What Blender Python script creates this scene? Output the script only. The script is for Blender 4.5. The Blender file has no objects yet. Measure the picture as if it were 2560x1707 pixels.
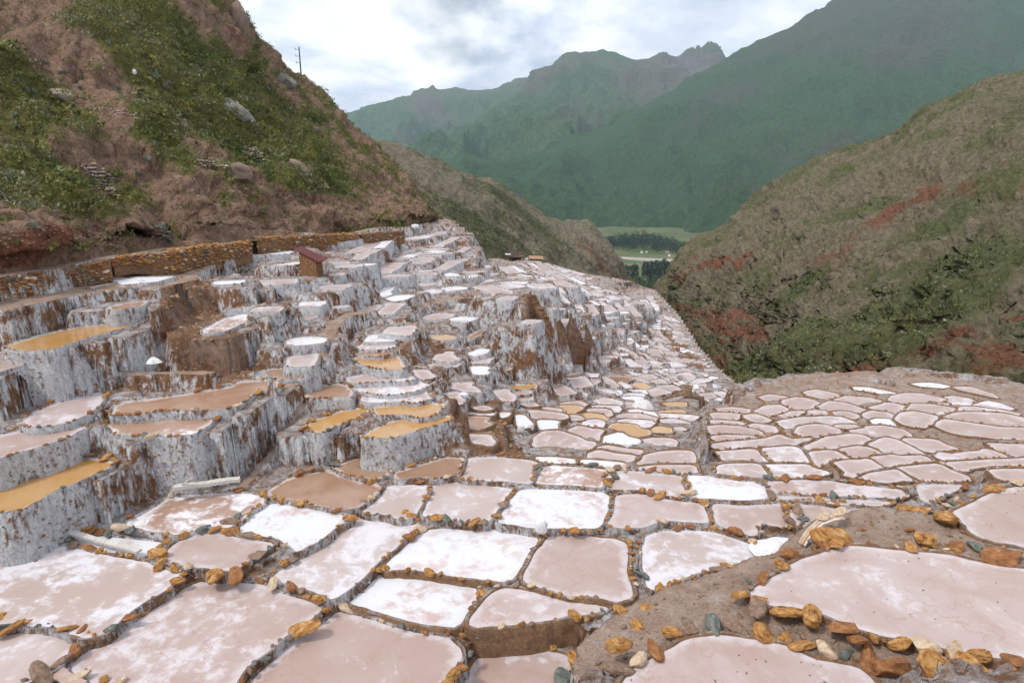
import bpy, math, random
import numpy as np
from mathutils import Vector

# ================================================================ camera, world, sun, exposure
S = 1.4                       # metres per ground unit
F_PX, CX, CY, PITCH = 1600.0, 1280.0, 853.5, math.radians(14.5)
scene = bpy.context.scene
COL = scene.collection
cam_data = bpy.data.cameras.new('camera')
cam_data.sensor_width = 36.0
cam_data.lens = 36.0 * F_PX / 2560.0
cam_data.clip_start, cam_data.clip_end = 0.3, 60000.0
cam = bpy.data.objects.new('camera', cam_data)
COL.objects.link(cam)
cam.location = (0, 0, 0)
cam.rotation_euler = (math.radians(90) - PITCH, 0, 0)
scene.camera = cam
scene.view_settings.view_transform = 'Standard'
scene.view_settings.look = 'None'
scene.view_settings.exposure = -0.24
scene.view_settings.gamma = 1.0
scene.view_settings.use_curve_mapping = False
scene.render.engine = 'CYCLES'
scene.cycles.volume_bounces = 1
scene.cycles.max_bounces = 6
scene.cycles.use_denoising = True

SUN_EL, SUN_AZ = math.radians(55), math.radians(243)      # azimuth clockwise from +Y
world = bpy.data.worlds.new('World')
scene.world = world
world.use_nodes = True

def nd(nt, kind, **kw):
    n = nt.nodes.new(kind)
    for k, v in kw.items():
        if k.startswith('i_'):
            key = k[2:]
            n.inputs[int(key) if key.isdigit() else key.replace('_', ' ')].default_value = v
        else:
            setattr(n, k, v)
    return n

def build_world():
    nt = world.node_tree
    nt.nodes.clear()
    L = nt.links.new
    out = nd(nt, 'ShaderNodeOutputWorld')
    sky = nd(nt, 'ShaderNodeTexSky', sky_type='NISHITA', sun_disc=False, sun_elevation=SUN_EL, sun_rotation=SUN_AZ, altitude=3200.0)
    bsky = nd(nt, 'ShaderNodeBackground', i_Strength=0.10)
    L(sky.outputs[0], bsky.inputs[0])
    tc = nd(nt, 'ShaderNodeTexCoord')
    sep = nd(nt, 'ShaderNodeSeparateXYZ')
    L(tc.outputs['Generated'], sep.inputs[0])
    zz = nd(nt, 'ShaderNodeMath', operation='ADD', i_1=0.45)
    zc = nd(nt, 'ShaderNodeMath', operation='MAXIMUM', i_1=0.0)
    L(sep.outputs['Z'], zc.inputs[0]); L(zc.outputs[0], zz.inputs[0])
    dx = nd(nt, 'ShaderNodeMath', operation='DIVIDE'); dy = nd(nt, 'ShaderNodeMath', operation='DIVIDE')
    L(sep.outputs['X'], dx.inputs[0]); L(zz.outputs[0], dx.inputs[1])
    L(sep.outputs['Y'], dy.inputs[0]); L(zz.outputs[0], dy.inputs[1])
    comb = nd(nt, 'ShaderNodeCombineXYZ')
    L(dx.outputs[0], comb.inputs[0]); L(dy.outputs[0], comb.inputs[1])
    n1 = nd(nt, 'ShaderNodeTexNoise', i_Scale=1.5, i_Detail=8.0, i_Roughness=0.5, i_Distortion=0.15)
    n2 = nd(nt, 'ShaderNodeTexNoise', i_Scale=2.6, i_Detail=9.0, i_Roughness=0.6, i_Distortion=0.35)
    mp = nd(nt, 'ShaderNodeMapping'); mp.inputs['Location'].default_value = (1.73, 4.1, 0.4)
    mp2 = nd(nt, 'ShaderNodeMapping'); mp2.inputs['Location'].default_value = (7.3, 1.6, 2.4)
    L(comb.outputs[0], mp.inputs[0]); L(comb.outputs[0], mp2.inputs[0])
    L(mp.outputs[0], n1.inputs[0]); L(mp2.outputs[0], n2.inputs[0])
    cover = nd(nt, 'ShaderNodeValToRGB')
    cover.color_ramp.elements[0].position = 0.27; cover.color_ramp.elements[1].position = 0.36
    L(n1.outputs[0], cover.inputs[0])
    shade = nd(nt, 'ShaderNodeValToRGB')
    e = shade.color_ramp.elements
    e[0].position = 0.36; e[0].color = (0.50, 0.56, 0.68, 1)
    e[1].position = 0.58; e[1].color = (1.0, 1.0, 1.0, 1)
    m = e.new(0.46); m.color = (0.66, 0.71, 0.82, 1)
    m = e.new(0.53); m.color = (0.88, 0.90, 0.95, 1)
    L(n2.outputs[0], shade.inputs[0])
    bcl = nd(nt, 'ShaderNodeBackground', i_Strength=1.5)
    L(shade.outputs[0], bcl.inputs[0])
    mix = nd(nt, 'ShaderNodeMixShader')
    L(cover.outputs[0], mix.inputs[0]); L(bsky.outputs[0], mix.inputs[1]); L(bcl.outputs[0], mix.inputs[2])
    L(mix.outputs[0], out.inputs[0])
build_world()
sun_data = bpy.data.lights.new('sun', 'SUN')
sun_data.energy = 3.0
sun_data.angle = math.radians(10)
sun_data.color = (1.0, 0.95, 0.88)
sun = bpy.data.objects.new('sun', sun_data)
COL.objects.link(sun)
_sd = Vector((math.sin(SUN_AZ) * math.cos(SUN_EL), math.cos(SUN_AZ) * math.cos(SUN_EL), math.sin(SUN_EL)))
sun.rotation_euler = _sd.to_track_quat('Z', 'Y').to_euler()

# ================================================================ helpers
rnd = random.Random(7)
rng = np.random.default_rng(11)
CP, SP = math.cos(PITCH), math.sin(PITCH)
def ray(px, py):
    a, b = (px - CX) / F_PX, -(py - CY) / F_PX
    return np.array([a, CP + b * SP, -SP + b * CP])
def at(px, py, d):                      # point at axis distance d (units) -> metres
    return ray(px, py) * d * S
def at_z(px, py, z):                    # point on the level z (units) -> metres
    r = ray(px, py)
    return r * (z / r[2]) * S
def project(P):
    P = np.asarray(P)
    x, y, z = P[..., 0], P[..., 1], P[..., 2]
    d = y * CP - z * SP
    u = y * SP + z * CP
    return CX + F_PX * x / d, CY - F_PX * u / d, d / S

def _hash(ix, iy, iz, seed):
    h = (ix * 374761393 + iy * 668265263 + iz * 2147483647 + seed * 1274126177) & 0xFFFFFFFF
    h = ((h ^ (h >> 13)) * 1274126177) & 0xFFFFFFFF
    h = h ^ (h >> 16)
    return (h & 0xFFFF) / 65535.0
def vnoise(P, seed=0):
    P = np.asarray(P, dtype=np.float64)
    i = np.floor(P).astype(np.int64); f = P - i
    f = f * f * f * (f * (f * 6 - 15) + 10)
    r = 0
    for dx in (0, 1):
        for dy in (0, 1):
            for dz in (0, 1):
                w = (f[..., 0] if dx else 1 - f[..., 0]) * (f[..., 1] if dy else 1 - f[..., 1]) * (f[..., 2] if dz else 1 - f[..., 2])
                r = r + w * _hash(i[..., 0] + dx, i[..., 1] + dy, i[..., 2] + dz, seed)
    return r * 2 - 1
def fbm(P, oct=4, seed=0, ridged=False, gain=0.5):
    P = np.asarray(P, dtype=np.float64); a = 1.0; r = 0; t = 0
    for o in range(oct):
        n = vnoise(P * 2 ** o + 17.3 * o, seed + o)
        if ridged: n = 1 - 2 * np.abs(n)
        r = r + a * n; t += a; a *= gain
    return r / t
def smooth01(x, a, b):
    t = np.clip((x - a) / (b - a), 0, 1)
    return t * t * (3 - 2 * t)

def link(name, mesh, parent=None):
    o = bpy.data.objects.new(name, mesh); COL.objects.link(o)
    if parent is not None: o.parent = parent
    return o
def tag(o, label=None, cat=None, group=None, kind=None):
    if label: o['label'] = label
    if cat: o['category'] = cat
    if group: o['group'] = group
    if kind: o['kind'] = kind
    return o
def empty(name, loc, label=None, cat=None, group=None):
    o = bpy.data.objects.new(name, None); COL.objects.link(o)
    o.location = loc; o.empty_display_size = 0.1
    return tag(o, label, cat, group)
def np_mesh(name, V, Fc, mat=None, smooth=True, attrs=None):
    V = np.asarray(V, dtype=np.float32).reshape(-1, 3); Fc = np.asarray(Fc, dtype=np.int32)
    me = bpy.data.meshes.new(name)
    k = Fc.shape[1]; n = len(Fc)
    me.vertices.add(len(V)); me.vertices.foreach_set('co', V.ravel())
    me.loops.add(n * k); me.loops.foreach_set('vertex_index', Fc.ravel())
    me.polygons.add(n)
    me.polygons.foreach_set('loop_start', np.arange(0, n * k, k, dtype=np.int32))
    me.polygons.foreach_set('loop_total', np.full(n, k, dtype=np.int32))
    me.polygons.foreach_set('use_smooth', np.full(n, smooth, dtype=bool))
    me.update(calc_edges=True)
    for an, av in (attrs or {}).items():
        at_ = me.attributes.new(an, 'FLOAT', 'POINT'); at_.data.foreach_set('value', np.asarray(av, dtype=np.float32).ravel())
    if mat: me.materials.append(mat)
    return me
def grid_faces(nr, nc, wrap=False):
    i = np.arange(nr - 1)[:, None]; j = np.arange(nc if wrap else nc - 1)[None, :]
    a = i * nc + j; b = i * nc + (j + 1) % nc
    return np.stack([a, b, b + nc, a + nc], -1).reshape(-1, 4)
class MB:                                # collects boxes, bars and loose faces into one mesh
    def __init__(s): s.v = []; s.f = []
    def add(s, V, Fc):
        o = len(s.v); s.v += [tuple(map(float, p)) for p in V]; s.f += [tuple(i + o for i in q) for q in Fc]
    def box(s, c, size, rz=0.0, jit=0.0):
        cx, cy, cz = c; hx, hy, hz = size[0] / 2, size[1] / 2, size[2] / 2
        cr, sr = math.cos(rz), math.sin(rz); V = []
        for x, y, z in ((-1,-1,-1),(1,-1,-1),(1,1,-1),(-1,1,-1),(-1,-1,1),(1,-1,1),(1,1,1),(-1,1,1)):
            X, Y = x * hx + rnd.uniform(-jit, jit), y * hy + rnd.uniform(-jit, jit)
            V.append((cx + X * cr - Y * sr, cy + X * sr + Y * cr, cz + z * hz + rnd.uniform(-jit, jit)))
        s.add(V, ((0,3,2,1),(4,5,6,7),(0,1,5,4),(1,2,6,5),(2,3,7,6),(3,0,4,7)))
    def tube(s, pts, r0, r1=None, n=7, cap=True):
        r1 = r0 if r1 is None else r1; pts = [Vector(p) for p in pts]; V = []; m = len(pts)
        for i, p in enumerate(pts):
            d = (pts[min(i + 1, m - 1)] - pts[max(i - 1, 0)]).normalized()
            a = d.cross(Vector((0, 0, 1)) if abs(d.z) < 0.9 else Vector((1, 0, 0))).normalized(); b = d.cross(a)
            r = r0 + (r1 - r0) * i / max(1, m - 1)
            for k in range(n):
                t = 2 * math.pi * k / n; V.append(p + a * r * math.cos(t) + b * r * math.sin(t))
        Fc = [(i * n + k, i * n + (k + 1) % n, (i + 1) * n + (k + 1) % n, (i + 1) * n + k) for i in range(m - 1) for k in range(n)]
        if cap: Fc += [tuple(range(n))[::-1], tuple((m - 1) * n + k for k in range(n))]
        s.add(V, Fc)
    def build(s, name, mat, parent=None, smooth=False, origin=None):
        me = bpy.data.meshes.new(name)
        v = s.v if origin is None else [(a - origin[0], b - origin[1], c - origin[2]) for a, b, c in s.v]
        me.from_pydata(v, [], s.f); me.materials.append(mat)
        if smooth: me.polygons.foreach_set('use_smooth', [True] * len(me.polygons))
        me.update()
        return link(name, me, parent)

# ================================================================ materials
def mat_new(name):
    m = bpy.data.materials.new(name); m.use_nodes = True
    nt = m.node_tree; nt.nodes.clear()
    out = nd(nt, 'ShaderNodeOutputMaterial'); b = nd(nt, 'ShaderNodeBsdfPrincipled')
    b.inputs['Roughness'].default_value = 0.85
    b.inputs['Specular IOR Level'].default_value = 0.3
    nt.links.new(b.outputs[0], out.inputs[0])
    return m, nt, b
def N_noise(nt, vec, scale, detail=5, rough=0.55, dist=0.0, stretch=None, loc=None):
    if stretch or loc:
        mp = nd(nt, 'ShaderNodeMapping')
        if stretch: mp.inputs['Scale'].default_value = stretch
        if loc: mp.inputs['Location'].default_value = loc
        nt.links.new(vec, mp.inputs[0]); vec = mp.outputs[0]
    n = nd(nt, 'ShaderNodeTexNoise', i_Scale=scale, i_Detail=float(detail), i_Roughness=rough, i_Distortion=dist)
    nt.links.new(vec, n.inputs[0]); return n.outputs[0]
def N_ramp(nt, fac, stops):
    r = nd(nt, 'ShaderNodeValToRGB'); e = r.color_ramp.elements
    e[0].position = stops[0][0]; e[0].color = col4(stops[0][1])
    e[1].position = stops[-1][0]; e[1].color = col4(stops[-1][1])
    for p, c in stops[1:-1]:
        q = e.new(p); q.color = col4(c)
    nt.links.new(fac, r.inputs[0]); return r.outputs[0]
def col4(c): return (c, c, c, 1) if isinstance(c, (int, float)) else (c[0], c[1], c[2], 1)
def N_mix(nt, fac, a, b):
    m = nd(nt, 'ShaderNodeMix', data_type='RGBA')
    for sock, v in ((m.inputs[0], fac), (m.inputs[6], a), (m.inputs[7], b)):
        if isinstance(v, (int, float)): sock.default_value = v if sock == m.inputs[0] else col4(v)
        elif isinstance(v, tuple): sock.default_value = col4(v)
        else: nt.links.new(v, sock)
    return m.outputs[2]
def N_math(nt, op, a, b=0.0, clamp=False):
    m = nd(nt, 'ShaderNodeMath', operation=op, use_clamp=clamp)
    for s, v in ((m.inputs[0], a), (m.inputs[1], b)):
        if isinstance(v, (int, float)): s.default_value = v
        else: nt.links.new(v, s)
    return m.outputs[0]
def N_attr(nt, name):
    a = nd(nt, 'ShaderNodeAttribute', attribute_name=name); return a.outputs['Fac']
def N_bump(nt, bsdf, h, strength=0.3, dist=0.05):
    b = nd(nt, 'ShaderNodeBump', i_Strength=strength, i_Distance=dist)
    nt.links.new(h, b.inputs['Height']); nt.links.new(b.outputs[0], bsdf.inputs['Normal'])
def N_pos(nt):
    return nd(nt, 'ShaderNodeNewGeometry').outputs['Position']
def N_rand(nt):
    return nd(nt, 'ShaderNodeObjectInfo').outputs['Random']
def N_offset(nt, vec, amount=37.0):      # every object reads its own piece of the noise
    mul = N_math(nt, 'MULTIPLY', N_rand(nt), amount)
    c = nd(nt, 'ShaderNodeCombineXYZ'); nt.links.new(mul, c.inputs[0]); nt.links.new(mul, c.inputs[1])
    v = nd(nt, 'ShaderNodeVectorMath', operation='ADD'); nt.links.new(vec, v.inputs[0]); nt.links.new(c.outputs[0], v.inputs[1])
    return v.outputs[0]

def mat_brine(name, base, base2, crust, amt, rough, edge_w=0.25, cracks=False, spec=0.35):
    """surface of a pan: wet base colour, salt crust in patches and along the edge"""
    m, nt, b = mat_new(name); pos = N_offset(nt, N_pos(nt))
    big = N_noise(nt, pos, 0.55, 4, 0.6, 0.6)
    mid = N_noise(nt, pos, 2.6, 6, 0.65, 0.3)
    fine = N_noise(nt, pos, 22.0, 4, 0.7)
    c = N_mix(nt, N_ramp(nt, big, [(0.38, 0.0), (0.62, 1.0)]), base, base2)
    c = N_mix(nt, N_math(nt, 'MULTIPLY', N_math(nt, 'FRACT', N_math(nt, 'MULTIPLY', N_rand(nt), 7.31)), 0.42), c, (base[0] * 0.78, base[1] * 0.70, base[2] * 0.62))
    edge = N_attr(nt, 'edge')
    e = N_math(nt, 'ADD', N_math(nt, 'MULTIPLY', edge, 1.0 / edge_w), N_math(nt, 'MULTIPLY', N_math(nt, 'SUBTRACT', mid, 0.5), 2.2))
    ef = N_ramp(nt, e, [(0.15, 0.75), (0.75, 0.0)])
    s = N_math(nt, 'ADD', N_math(nt, 'MULTIPLY', big, 0.55), N_math(nt, 'MULTIPLY', mid, 0.45))
    s = N_math(nt, 'ADD', s, N_math(nt, 'MULTIPLY', N_math(nt, 'SUBTRACT', N_rand(nt), 0.5), 0.07))
    sf = N_ramp(nt, s, [(max(0.0, 0.62 - amt), 0.0), (max(0.02, 0.70 - amt), 0.92)])
    f = N_math(nt, 'MAXIMUM', ef, sf)
    f = N_math(nt, 'MULTIPLY', f, N_ramp(nt, fine, [(0.30, 0.72), (0.55, 1.0)]))
    c = N_mix(nt, f, c, crust)
    st = N_noise(nt, pos, 1.3, 8, 0.75, 1.5)
    c = N_mix(nt, N_ramp(nt, st, [(0.60, 0.0), (0.75, 0.28)]), c, (0.42, 0.24, 0.15))
    if cracks:
        vo = nd(nt, 'ShaderNodeTexVoronoi', feature='DISTANCE_TO_EDGE', i_Scale=0.9)
        wv = nd(nt, 'ShaderNodeVectorMath', operation='ADD')
        nz = nd(nt, 'ShaderNodeTexNoise', i_Scale=2.0, i_Detail=6.0)
        nt.links.new(pos, nz.inputs[0])
        nt.links.new(pos, wv.inputs[0]); nt.links.new(nz.outputs['Color'], wv.inputs[1])
        nt.links.new(wv.outputs[0], vo.inputs[0])
        cf = N_ramp(nt, vo.outputs['Distance'], [(0.004, 0.45), (0.016, 0.0)])
        cf = N_math(nt, 'MULTIPLY', cf, N_ramp(nt, N_noise(nt, pos, 0.5, 3), [(0.42, 0.0), (0.60, 1.0)]))
        c = N_mix(nt, cf, c, (0.33, 0.17, 0.10))
    nt.links.new(c, b.inputs['Base Color'])
    nt.links.new(N_mix(nt, f, rough, 0.75), b.inputs['Roughness'])
    b.inputs['Specular IOR Level'].default_value = spec
    N_bump(nt, b, N_math(nt, 'ADD', mid, N_math(nt, 'MULTIPLY', fine, 0.4)), 0.12, 0.03)
    return m
SALT = (0.74, 0.75, 0.80)
BRINE = {
 'W': mat_brine('white_salt_crust', (0.55, 0.42, 0.40), (0.62, 0.56, 0.56), (0.66, 0.67, 0.71), 0.205, 0.5),
 'L': mat_brine('lilac_salt_crust', (0.47, 0.37, 0.34), (0.54, 0.465, 0.46), (0.65, 0.63, 0.67), 0.13, 0.4, spec=0.5),
 'P': mat_brine('pink_salt_mud', (0.415, 0.30, 0.262), (0.485, 0.39, 0.372), (0.60, 0.55, 0.57), 0.07, 0.36, 0.35, cracks=True, spec=0.5),
 'O': mat_brine('ochre_brine', (0.46, 0.235, 0.062), (0.50, 0.31, 0.14), (0.72, 0.66, 0.60), -0.10, 0.12, 0.12, spec=0.5),
 'T': mat_brine('tan_brine', (0.33, 0.19, 0.12), (0.42, 0.29, 0.21), (0.62, 0.55, 0.52), -0.02, 0.25, 0.2, spec=0.5),
 'X': mat_brine('half_crusted_brine', (0.38, 0.24, 0.17), (0.50, 0.38, 0.35), (0.76, 0.75, 0.79), 0.13, 0.35, 0.3),
 'E': mat_brine('bare_pan_earth', (0.25, 0.13, 0.07), (0.33, 0.19, 0.11), (0.6, 0.5, 0.42), -0.12, 0.8, 0.1),
}
def mat_wall(name, salt_amt, earth=(0.25, 0.12, 0.055), earth2=(0.11, 0.052, 0.028), salt=(0.60, 0.60, 0.62), top=True, pepper=0.5, streak=4.0, ground=False):
    """retaining wall and rim: salt streaks running down over earth"""
    m, nt, b = mat_new(name); pos = N_pos(nt)
    run = N_noise(nt, pos, streak * 1.7, 7, 0.66, 0.6, stretch=(1, 1, 0.28))
    patch = N_noise(nt, pos, 0.8, 4, 0.6, 0.4, loc=(9, 3, 1))
    knob = N_noise(nt, pos, 9.0, 5, 0.72, 0.8, stretch=(1, 1, 0.7))
    fine = N_noise(nt, pos, 19.0, 5, 0.75)
    e = N_mix(nt, N_ramp(nt, N_noise(nt, pos, 3.0, 7, 0.75), [(0.38, 0.0), (0.62, 1.0)]), earth2, earth)
    s = N_math(nt, 'ADD', N_math(nt, 'MULTIPLY', run, 0.42), N_math(nt, 'MULTIPLY', patch, 0.42))
    s = N_math(nt, 'ADD', s, N_math(nt, 'MULTIPLY', knob, 0.16))
    sf = N_ramp(nt, s, [(0.565 - salt_amt, 0.0), (0.645 - salt_amt, 1.0)])
    if top:
        nz = nd(nt, 'ShaderNodeNewGeometry'); sp = nd(nt, 'ShaderNodeSeparateXYZ')
        nt.links.new(nz.outputs['True Normal'], sp.inputs[0])
        tp = N_ramp(nt, N_math(nt, 'ADD', sp.outputs['Z'], N_math(nt, 'MULTIPLY', N_math(nt, 'SUBTRACT', patch, 0.5), 1.2)), [(0.72, 0.0), (0.95, 1.0)])
        tp = N_math(nt, 'MULTIPLY', tp, N_ramp(nt, N_noise(nt, pos, 2.2, 5, 0.7), [(0.40 - salt_amt * 0.5, 0.0), (0.62, 0.9)]))
        sf = N_math(nt, 'MAXIMUM', N_math(nt, 'MULTIPLY', sf, N_ramp(nt, sp.outputs['Z'], [(0.5, 1.0), (0.9, 0.25)])), tp)
    grey = N_mix(nt, N_ramp(nt, N_math(nt, 'ADD', N_math(nt, 'MULTIPLY', knob, 0.5), N_math(nt, 'MULTIPLY', run, 0.5)), [(0.38, 0.0), (0.58, 1.0)]), (salt[0] * 0.58, salt[1] * 0.565, salt[2] * 0.56), salt)
    if ground:
        sf = N_math(nt, 'MULTIPLY', sf, N_math(nt, 'SUBTRACT', 1.0, N_math(nt, 'MULTIPLY', N_attr(nt, 'earthy'), 0.85)))
    c = N_mix(nt, sf, e, grey)
    if ground:
        tr = N_mix(nt, N_ramp(nt, N_noise(nt, pos, 1.6, 7, 0.7), [(0.35, 0.0), (0.65, 1.0)]), (0.33, 0.215, 0.15), (0.50, 0.375, 0.30))
        tr = N_mix(nt, N_ramp(nt, N_noise(nt, pos, 0.9, 6, 0.75, 0.5, loc=(3, 7, 0)), [(0.56, 0.0), (0.70, 0.7)]), tr, (0.58, 0.56, 0.57))
        c = N_mix(nt, N_math(nt, 'MULTIPLY', N_math(nt, 'MULTIPLY', N_attr(nt, 'path'), 0.92), N_ramp(nt, sp.outputs['Z'], [(0.55, 0.0), (0.82, 1.0)])), c, tr)
    c = N_mix(nt, N_math(nt, 'MULTIPLY', N_ramp(nt, fine, [(0.55, 0.0), (0.62, 1.0)]), pepper), c, (0.11, 0.07, 0.045))
    nt.links.new(c, b.inputs['Base Color']); b.inputs['Roughness'].default_value = 0.9
    b.inputs['Specular IOR Level'].default_value = 0.15
    N_bump(nt, b, N_math(nt, 'ADD', knob, N_math(nt, 'MULTIPLY', fine, 0.35)), 0.9, 0.16)
    return m
WALL = {
 'salt': mat_wall('salt_crusted_wall', 0.165, salt=(0.70, 0.70, 0.72), pepper=0.34),
 'mixed': mat_wall('streaked_earth_wall', 0.12, earth=(0.28, 0.135, 0.06), salt=(0.72, 0.72, 0.74), pepper=0.4),
 'earth': mat_wall('tan_earth_rim', -0.06, earth=(0.36, 0.215, 0.125), earth2=(0.20, 0.115, 0.07), pepper=0.35),
 'grey': mat_wall('grey_salt_rim', 0.10, earth=(0.30, 0.19, 0.12), salt=(0.62, 0.61, 0.63), pepper=0.35),
}
def mat_simple(name, stops, scale=3.0, rough=0.85, bump=0.5, bdist=0.04, random_obj=True, detail=6, stretch=None, spec=0.25):
    m, nt, b = mat_new(name); pos = nd(nt, 'ShaderNodeTexCoord').outputs['Object'] if random_obj else N_pos(nt)
    if random_obj: pos = N_offset(nt, pos)
    n = N_noise(nt, pos, scale, detail, 0.65, 0.3, stretch=stretch)
    nt.links.new(N_ramp(nt, n, stops), b.inputs['Base Color'])
    b.inputs['Roughness'].default_value = rough; b.inputs['Specular IOR Level'].default_value = spec
    if bump: N_bump(nt, b, N_noise(nt, pos, scale * 2.5, 5, 0.7), bump, bdist)
    return m
STONE_MATS = [
 mat_simple('ochre_stone', [(0.34, (0.13, 0.055, 0.02)), (0.48, (0.40, 0.185, 0.055)), (0.6, (0.50, 0.29, 0.11)), (0.72, (0.62, 0.47, 0.30))], 4.0, bump=0.9, bdist=0.05, stretch=(1, 1, 2.5)),
 mat_simple('rust_stone', [(0.3, (0.13, 0.055, 0.03)), (0.55, (0.33, 0.145, 0.055)), (0.72, (0.44, 0.26, 0.14))], 4.0, bump=0.9, bdist=0.05, stretch=(1, 1, 2.5)),
 mat_simple('pale_stone', [(0.3, (0.34, 0.22, 0.13)), (0.6, (0.58, 0.46, 0.33))], 4.0),
 mat_simple('brown_stone', [(0.3, (0.12, 0.075, 0.05)), (0.6, (0.27, 0.18, 0.13)), (0.75, (0.5, 0.46, 0.45))], 4.0),
 mat_simple('grey_green_stone', [(0.3, (0.06, 0.07, 0.062)), (0.6, (0.165, 0.175, 0.155)), (0.78, (0.45, 0.45, 0.46))], 4.0),
]
# ---------------------------------------------------------------- salt pan outlines (photo sketch coordinates, turned into ground points below)
# line: colour[:z] points...   colour: W white crust, L white-lilac, P pink, O ochre brine, T tan brine, X white crust half gone, E bare earth top
PANS = {}
PANS['near left'] = (0, 1200, 2.6133, """
L:-8.05 -130,470 0,510 180,455 420,440 640,490 830,520 940,560 1200,610 1090,720 870,840 690,1000 570,1020 480,960 220,950 0,940 -130,930
L:-8.15 -150,955 0,952 220,985 440,1010 560,1060 440,1130 360,1220 200,1290 60,1380 -150,1440
P:-8.25 1320,665 1600,675 1800,735 2080,815 2110,840 2020,920 1890,1000 1750,1120 1600,1220 1530,1325 1480,1440 560,1440 600,1290 500,1210 560,1130 680,1040 860,940 1020,830 1150,730
P:-8.38 2208,847 2365,915 2613,993 2835,1024 3005,1110 3018,1163 2900,1330 2848,1440 1580,1440 1652,1307 1803,1163 1973,1032 2148,915
P:-8.0 -60,350 0,345 120,380 190,410 100,440 0,500 -60,520
W:-8.1 450,330 640,370 900,400 1050,410 1010,450 920,510 700,470 600,430 450,370
P:-8.0 1300,345 1420,345 1560,385 1780,420 1700,470 1600,540 1530,590 1440,590 1300,575 1050,530 1120,460 1210,380
W:-8.0 1790,160 2000,190 2270,245 2200,310 2080,400 1930,480 1890,420 1850,375 1600,345 1510,320 1640,230 1760,165
L:-8.15 2334,230 2509,251 2744,287 2692,340 2574,449 2456,535 2391,606 2274,706 2169,784 2038,727 1803,643 1861,580 1986,496 2117,405 2247,293
""")
PANS['board corner'] = (0, 850, 2.6133, """
X:-7.95 820,1200 1000,1110 1080,1045 1160,1030 1530,990 1700,1040 1720,1075 1600,1140 1530,1190 1480,1230 1400,1215 1300,1240 1180,1270 1000,1240 900,1220
O:-6.9 -130,1010 0,960 150,900 400,790 530,775 740,800 700,840 560,900 400,960 250,1045 130,1105 60,1118 -130,1105
P:-6.2 -130,660 0,625 160,590 420,570 560,575 420,640 250,700 100,740 -130,820
P:-6.05 160,540 220,480 330,430 480,390 660,350 665,380 640,430 540,500 430,545 340,560 220,570
T:-6.2 750,440 800,410 1000,390 1200,360 1500,310 1780,275 1740,310 1620,380 1540,440 1380,460 1100,455 860,485 745,490
X:-6.4 745,500 1100,480 1450,470 1400,520 1310,590 1250,620 1150,630 900,625 760,615 690,580 720,530
T 2010,340 2090,300 2250,300 2300,350 2290,375 2060,380 2020,370
""")
PANS['middle front'] = (0, 0, 1.0, """
T:-7.95 672,1232 716,1200 770,1182 815,1177 855,1192 905,1208 953,1216 936,1238 884,1270 840,1272 745,1254
T:-7.9 836,1170 870,1152 915,1140 960,1148 966,1188 930,1196 893,1195 862,1185
O:-7.0 765,1068 790,1050 850,1030 900,1023 925,1020 920,1035 880,1050 850,1062 800,1082 770,1075
P:-8.05 1540,1243 1600,1236 1665,1250 1750,1260 1760,1285 1766,1310 1720,1306 1650,1302 1605,1320 1560,1316 1522,1311 1538,1275
L:-8.15 1615,1342 1654,1328 1698,1324 1775,1328 1844,1349 1890,1372 1928,1387 1851,1407 1736,1430 1683,1452 1660,1464 1631,1475 1619,1430
""")
PANS['front centre'] = (850, 1200, 2.6133, """
W:-8.2 570,330 720,310 1000,325 1270,370 1280,400 1210,480 1170,560 1090,640 920,650 800,640 620,600 450,580 290,580 400,450 500,370
W:-8.3 230,610 340,620 400,650 560,650 740,690 890,700 900,740 830,830 740,940 600,940 460,910 250,840 50,800 120,700
P:-8.15 1400,350 1600,365 1760,390 1860,420 1850,520 1850,600 1870,700 1870,760 1800,780 1650,750 1480,750 1300,700 1230,660 1240,580 1300,470 1370,390
P:-8.22 1070,720 1290,740 1430,780 1600,820 1750,835 1600,870 1500,880 1330,920 1100,935 870,950 940,840 1010,750
P:-8.75 1040,1090 1200,1105 1400,1130 1480,1160 1490,1230 1520,1325 1400,1440 760,1440 830,1300 900,1180
""")
PANS['near right'] = (1660, 1200, 2.6133, """
P:-7.5 1220,430 1400,440 1630,470 1860,490 2080,540 2352,590 2560,615 2560,1190 2352,1150 2200,1150 1980,1120 1780,1080 1600,1050 1400,1000 1250,960 1130,900 1060,870 880,830 700,820 560,740 600,700 720,640 850,550 1050,460
P:-7.75 150,1040 350,1010 550,1040 800,1080 1000,1180 1250,1230 1360,1325 1420,1440 -330,1440 -170,1200 0,1130
P:-7.5 2150,80 2352,45 2560,35 2560,500 2300,425 2160,405 2030,360 1980,310 1930,250 1880,210 1980,160
""")
PANS['middle front '] = (850, 850, 2.6133, """
T:-7.9 370,870 480,830 620,790 700,765 810,770 770,880 690,890 640,905 500,895 380,910
L:-7.95 840,775 1030,760 1290,805 1270,880 1240,940 1100,930 870,905 795,895
X:-7.97 1320,825 1500,835 1760,855 1740,900 1700,965 1560,950 1270,940
L:-8 1790,860 1950,870 2230,895 2250,950 2240,1030 2150,1015 1960,975 1770,965 1750,950
L:-8 330,955 580,950 560,1020 520,1100 480,1160 400,1160 150,1110 230,1050
L:-8.02 620,930 760,925 1130,970 1080,1010 1010,1100 960,1190 800,1180 530,1150 590,1040
W:-8.04 1190,975 1400,980 1700,995 1755,1020 1750,1120 1700,1200 1660,1235 1400,1225 1250,1225 1030,1200 1080,1130 1130,1050
""")
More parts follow.
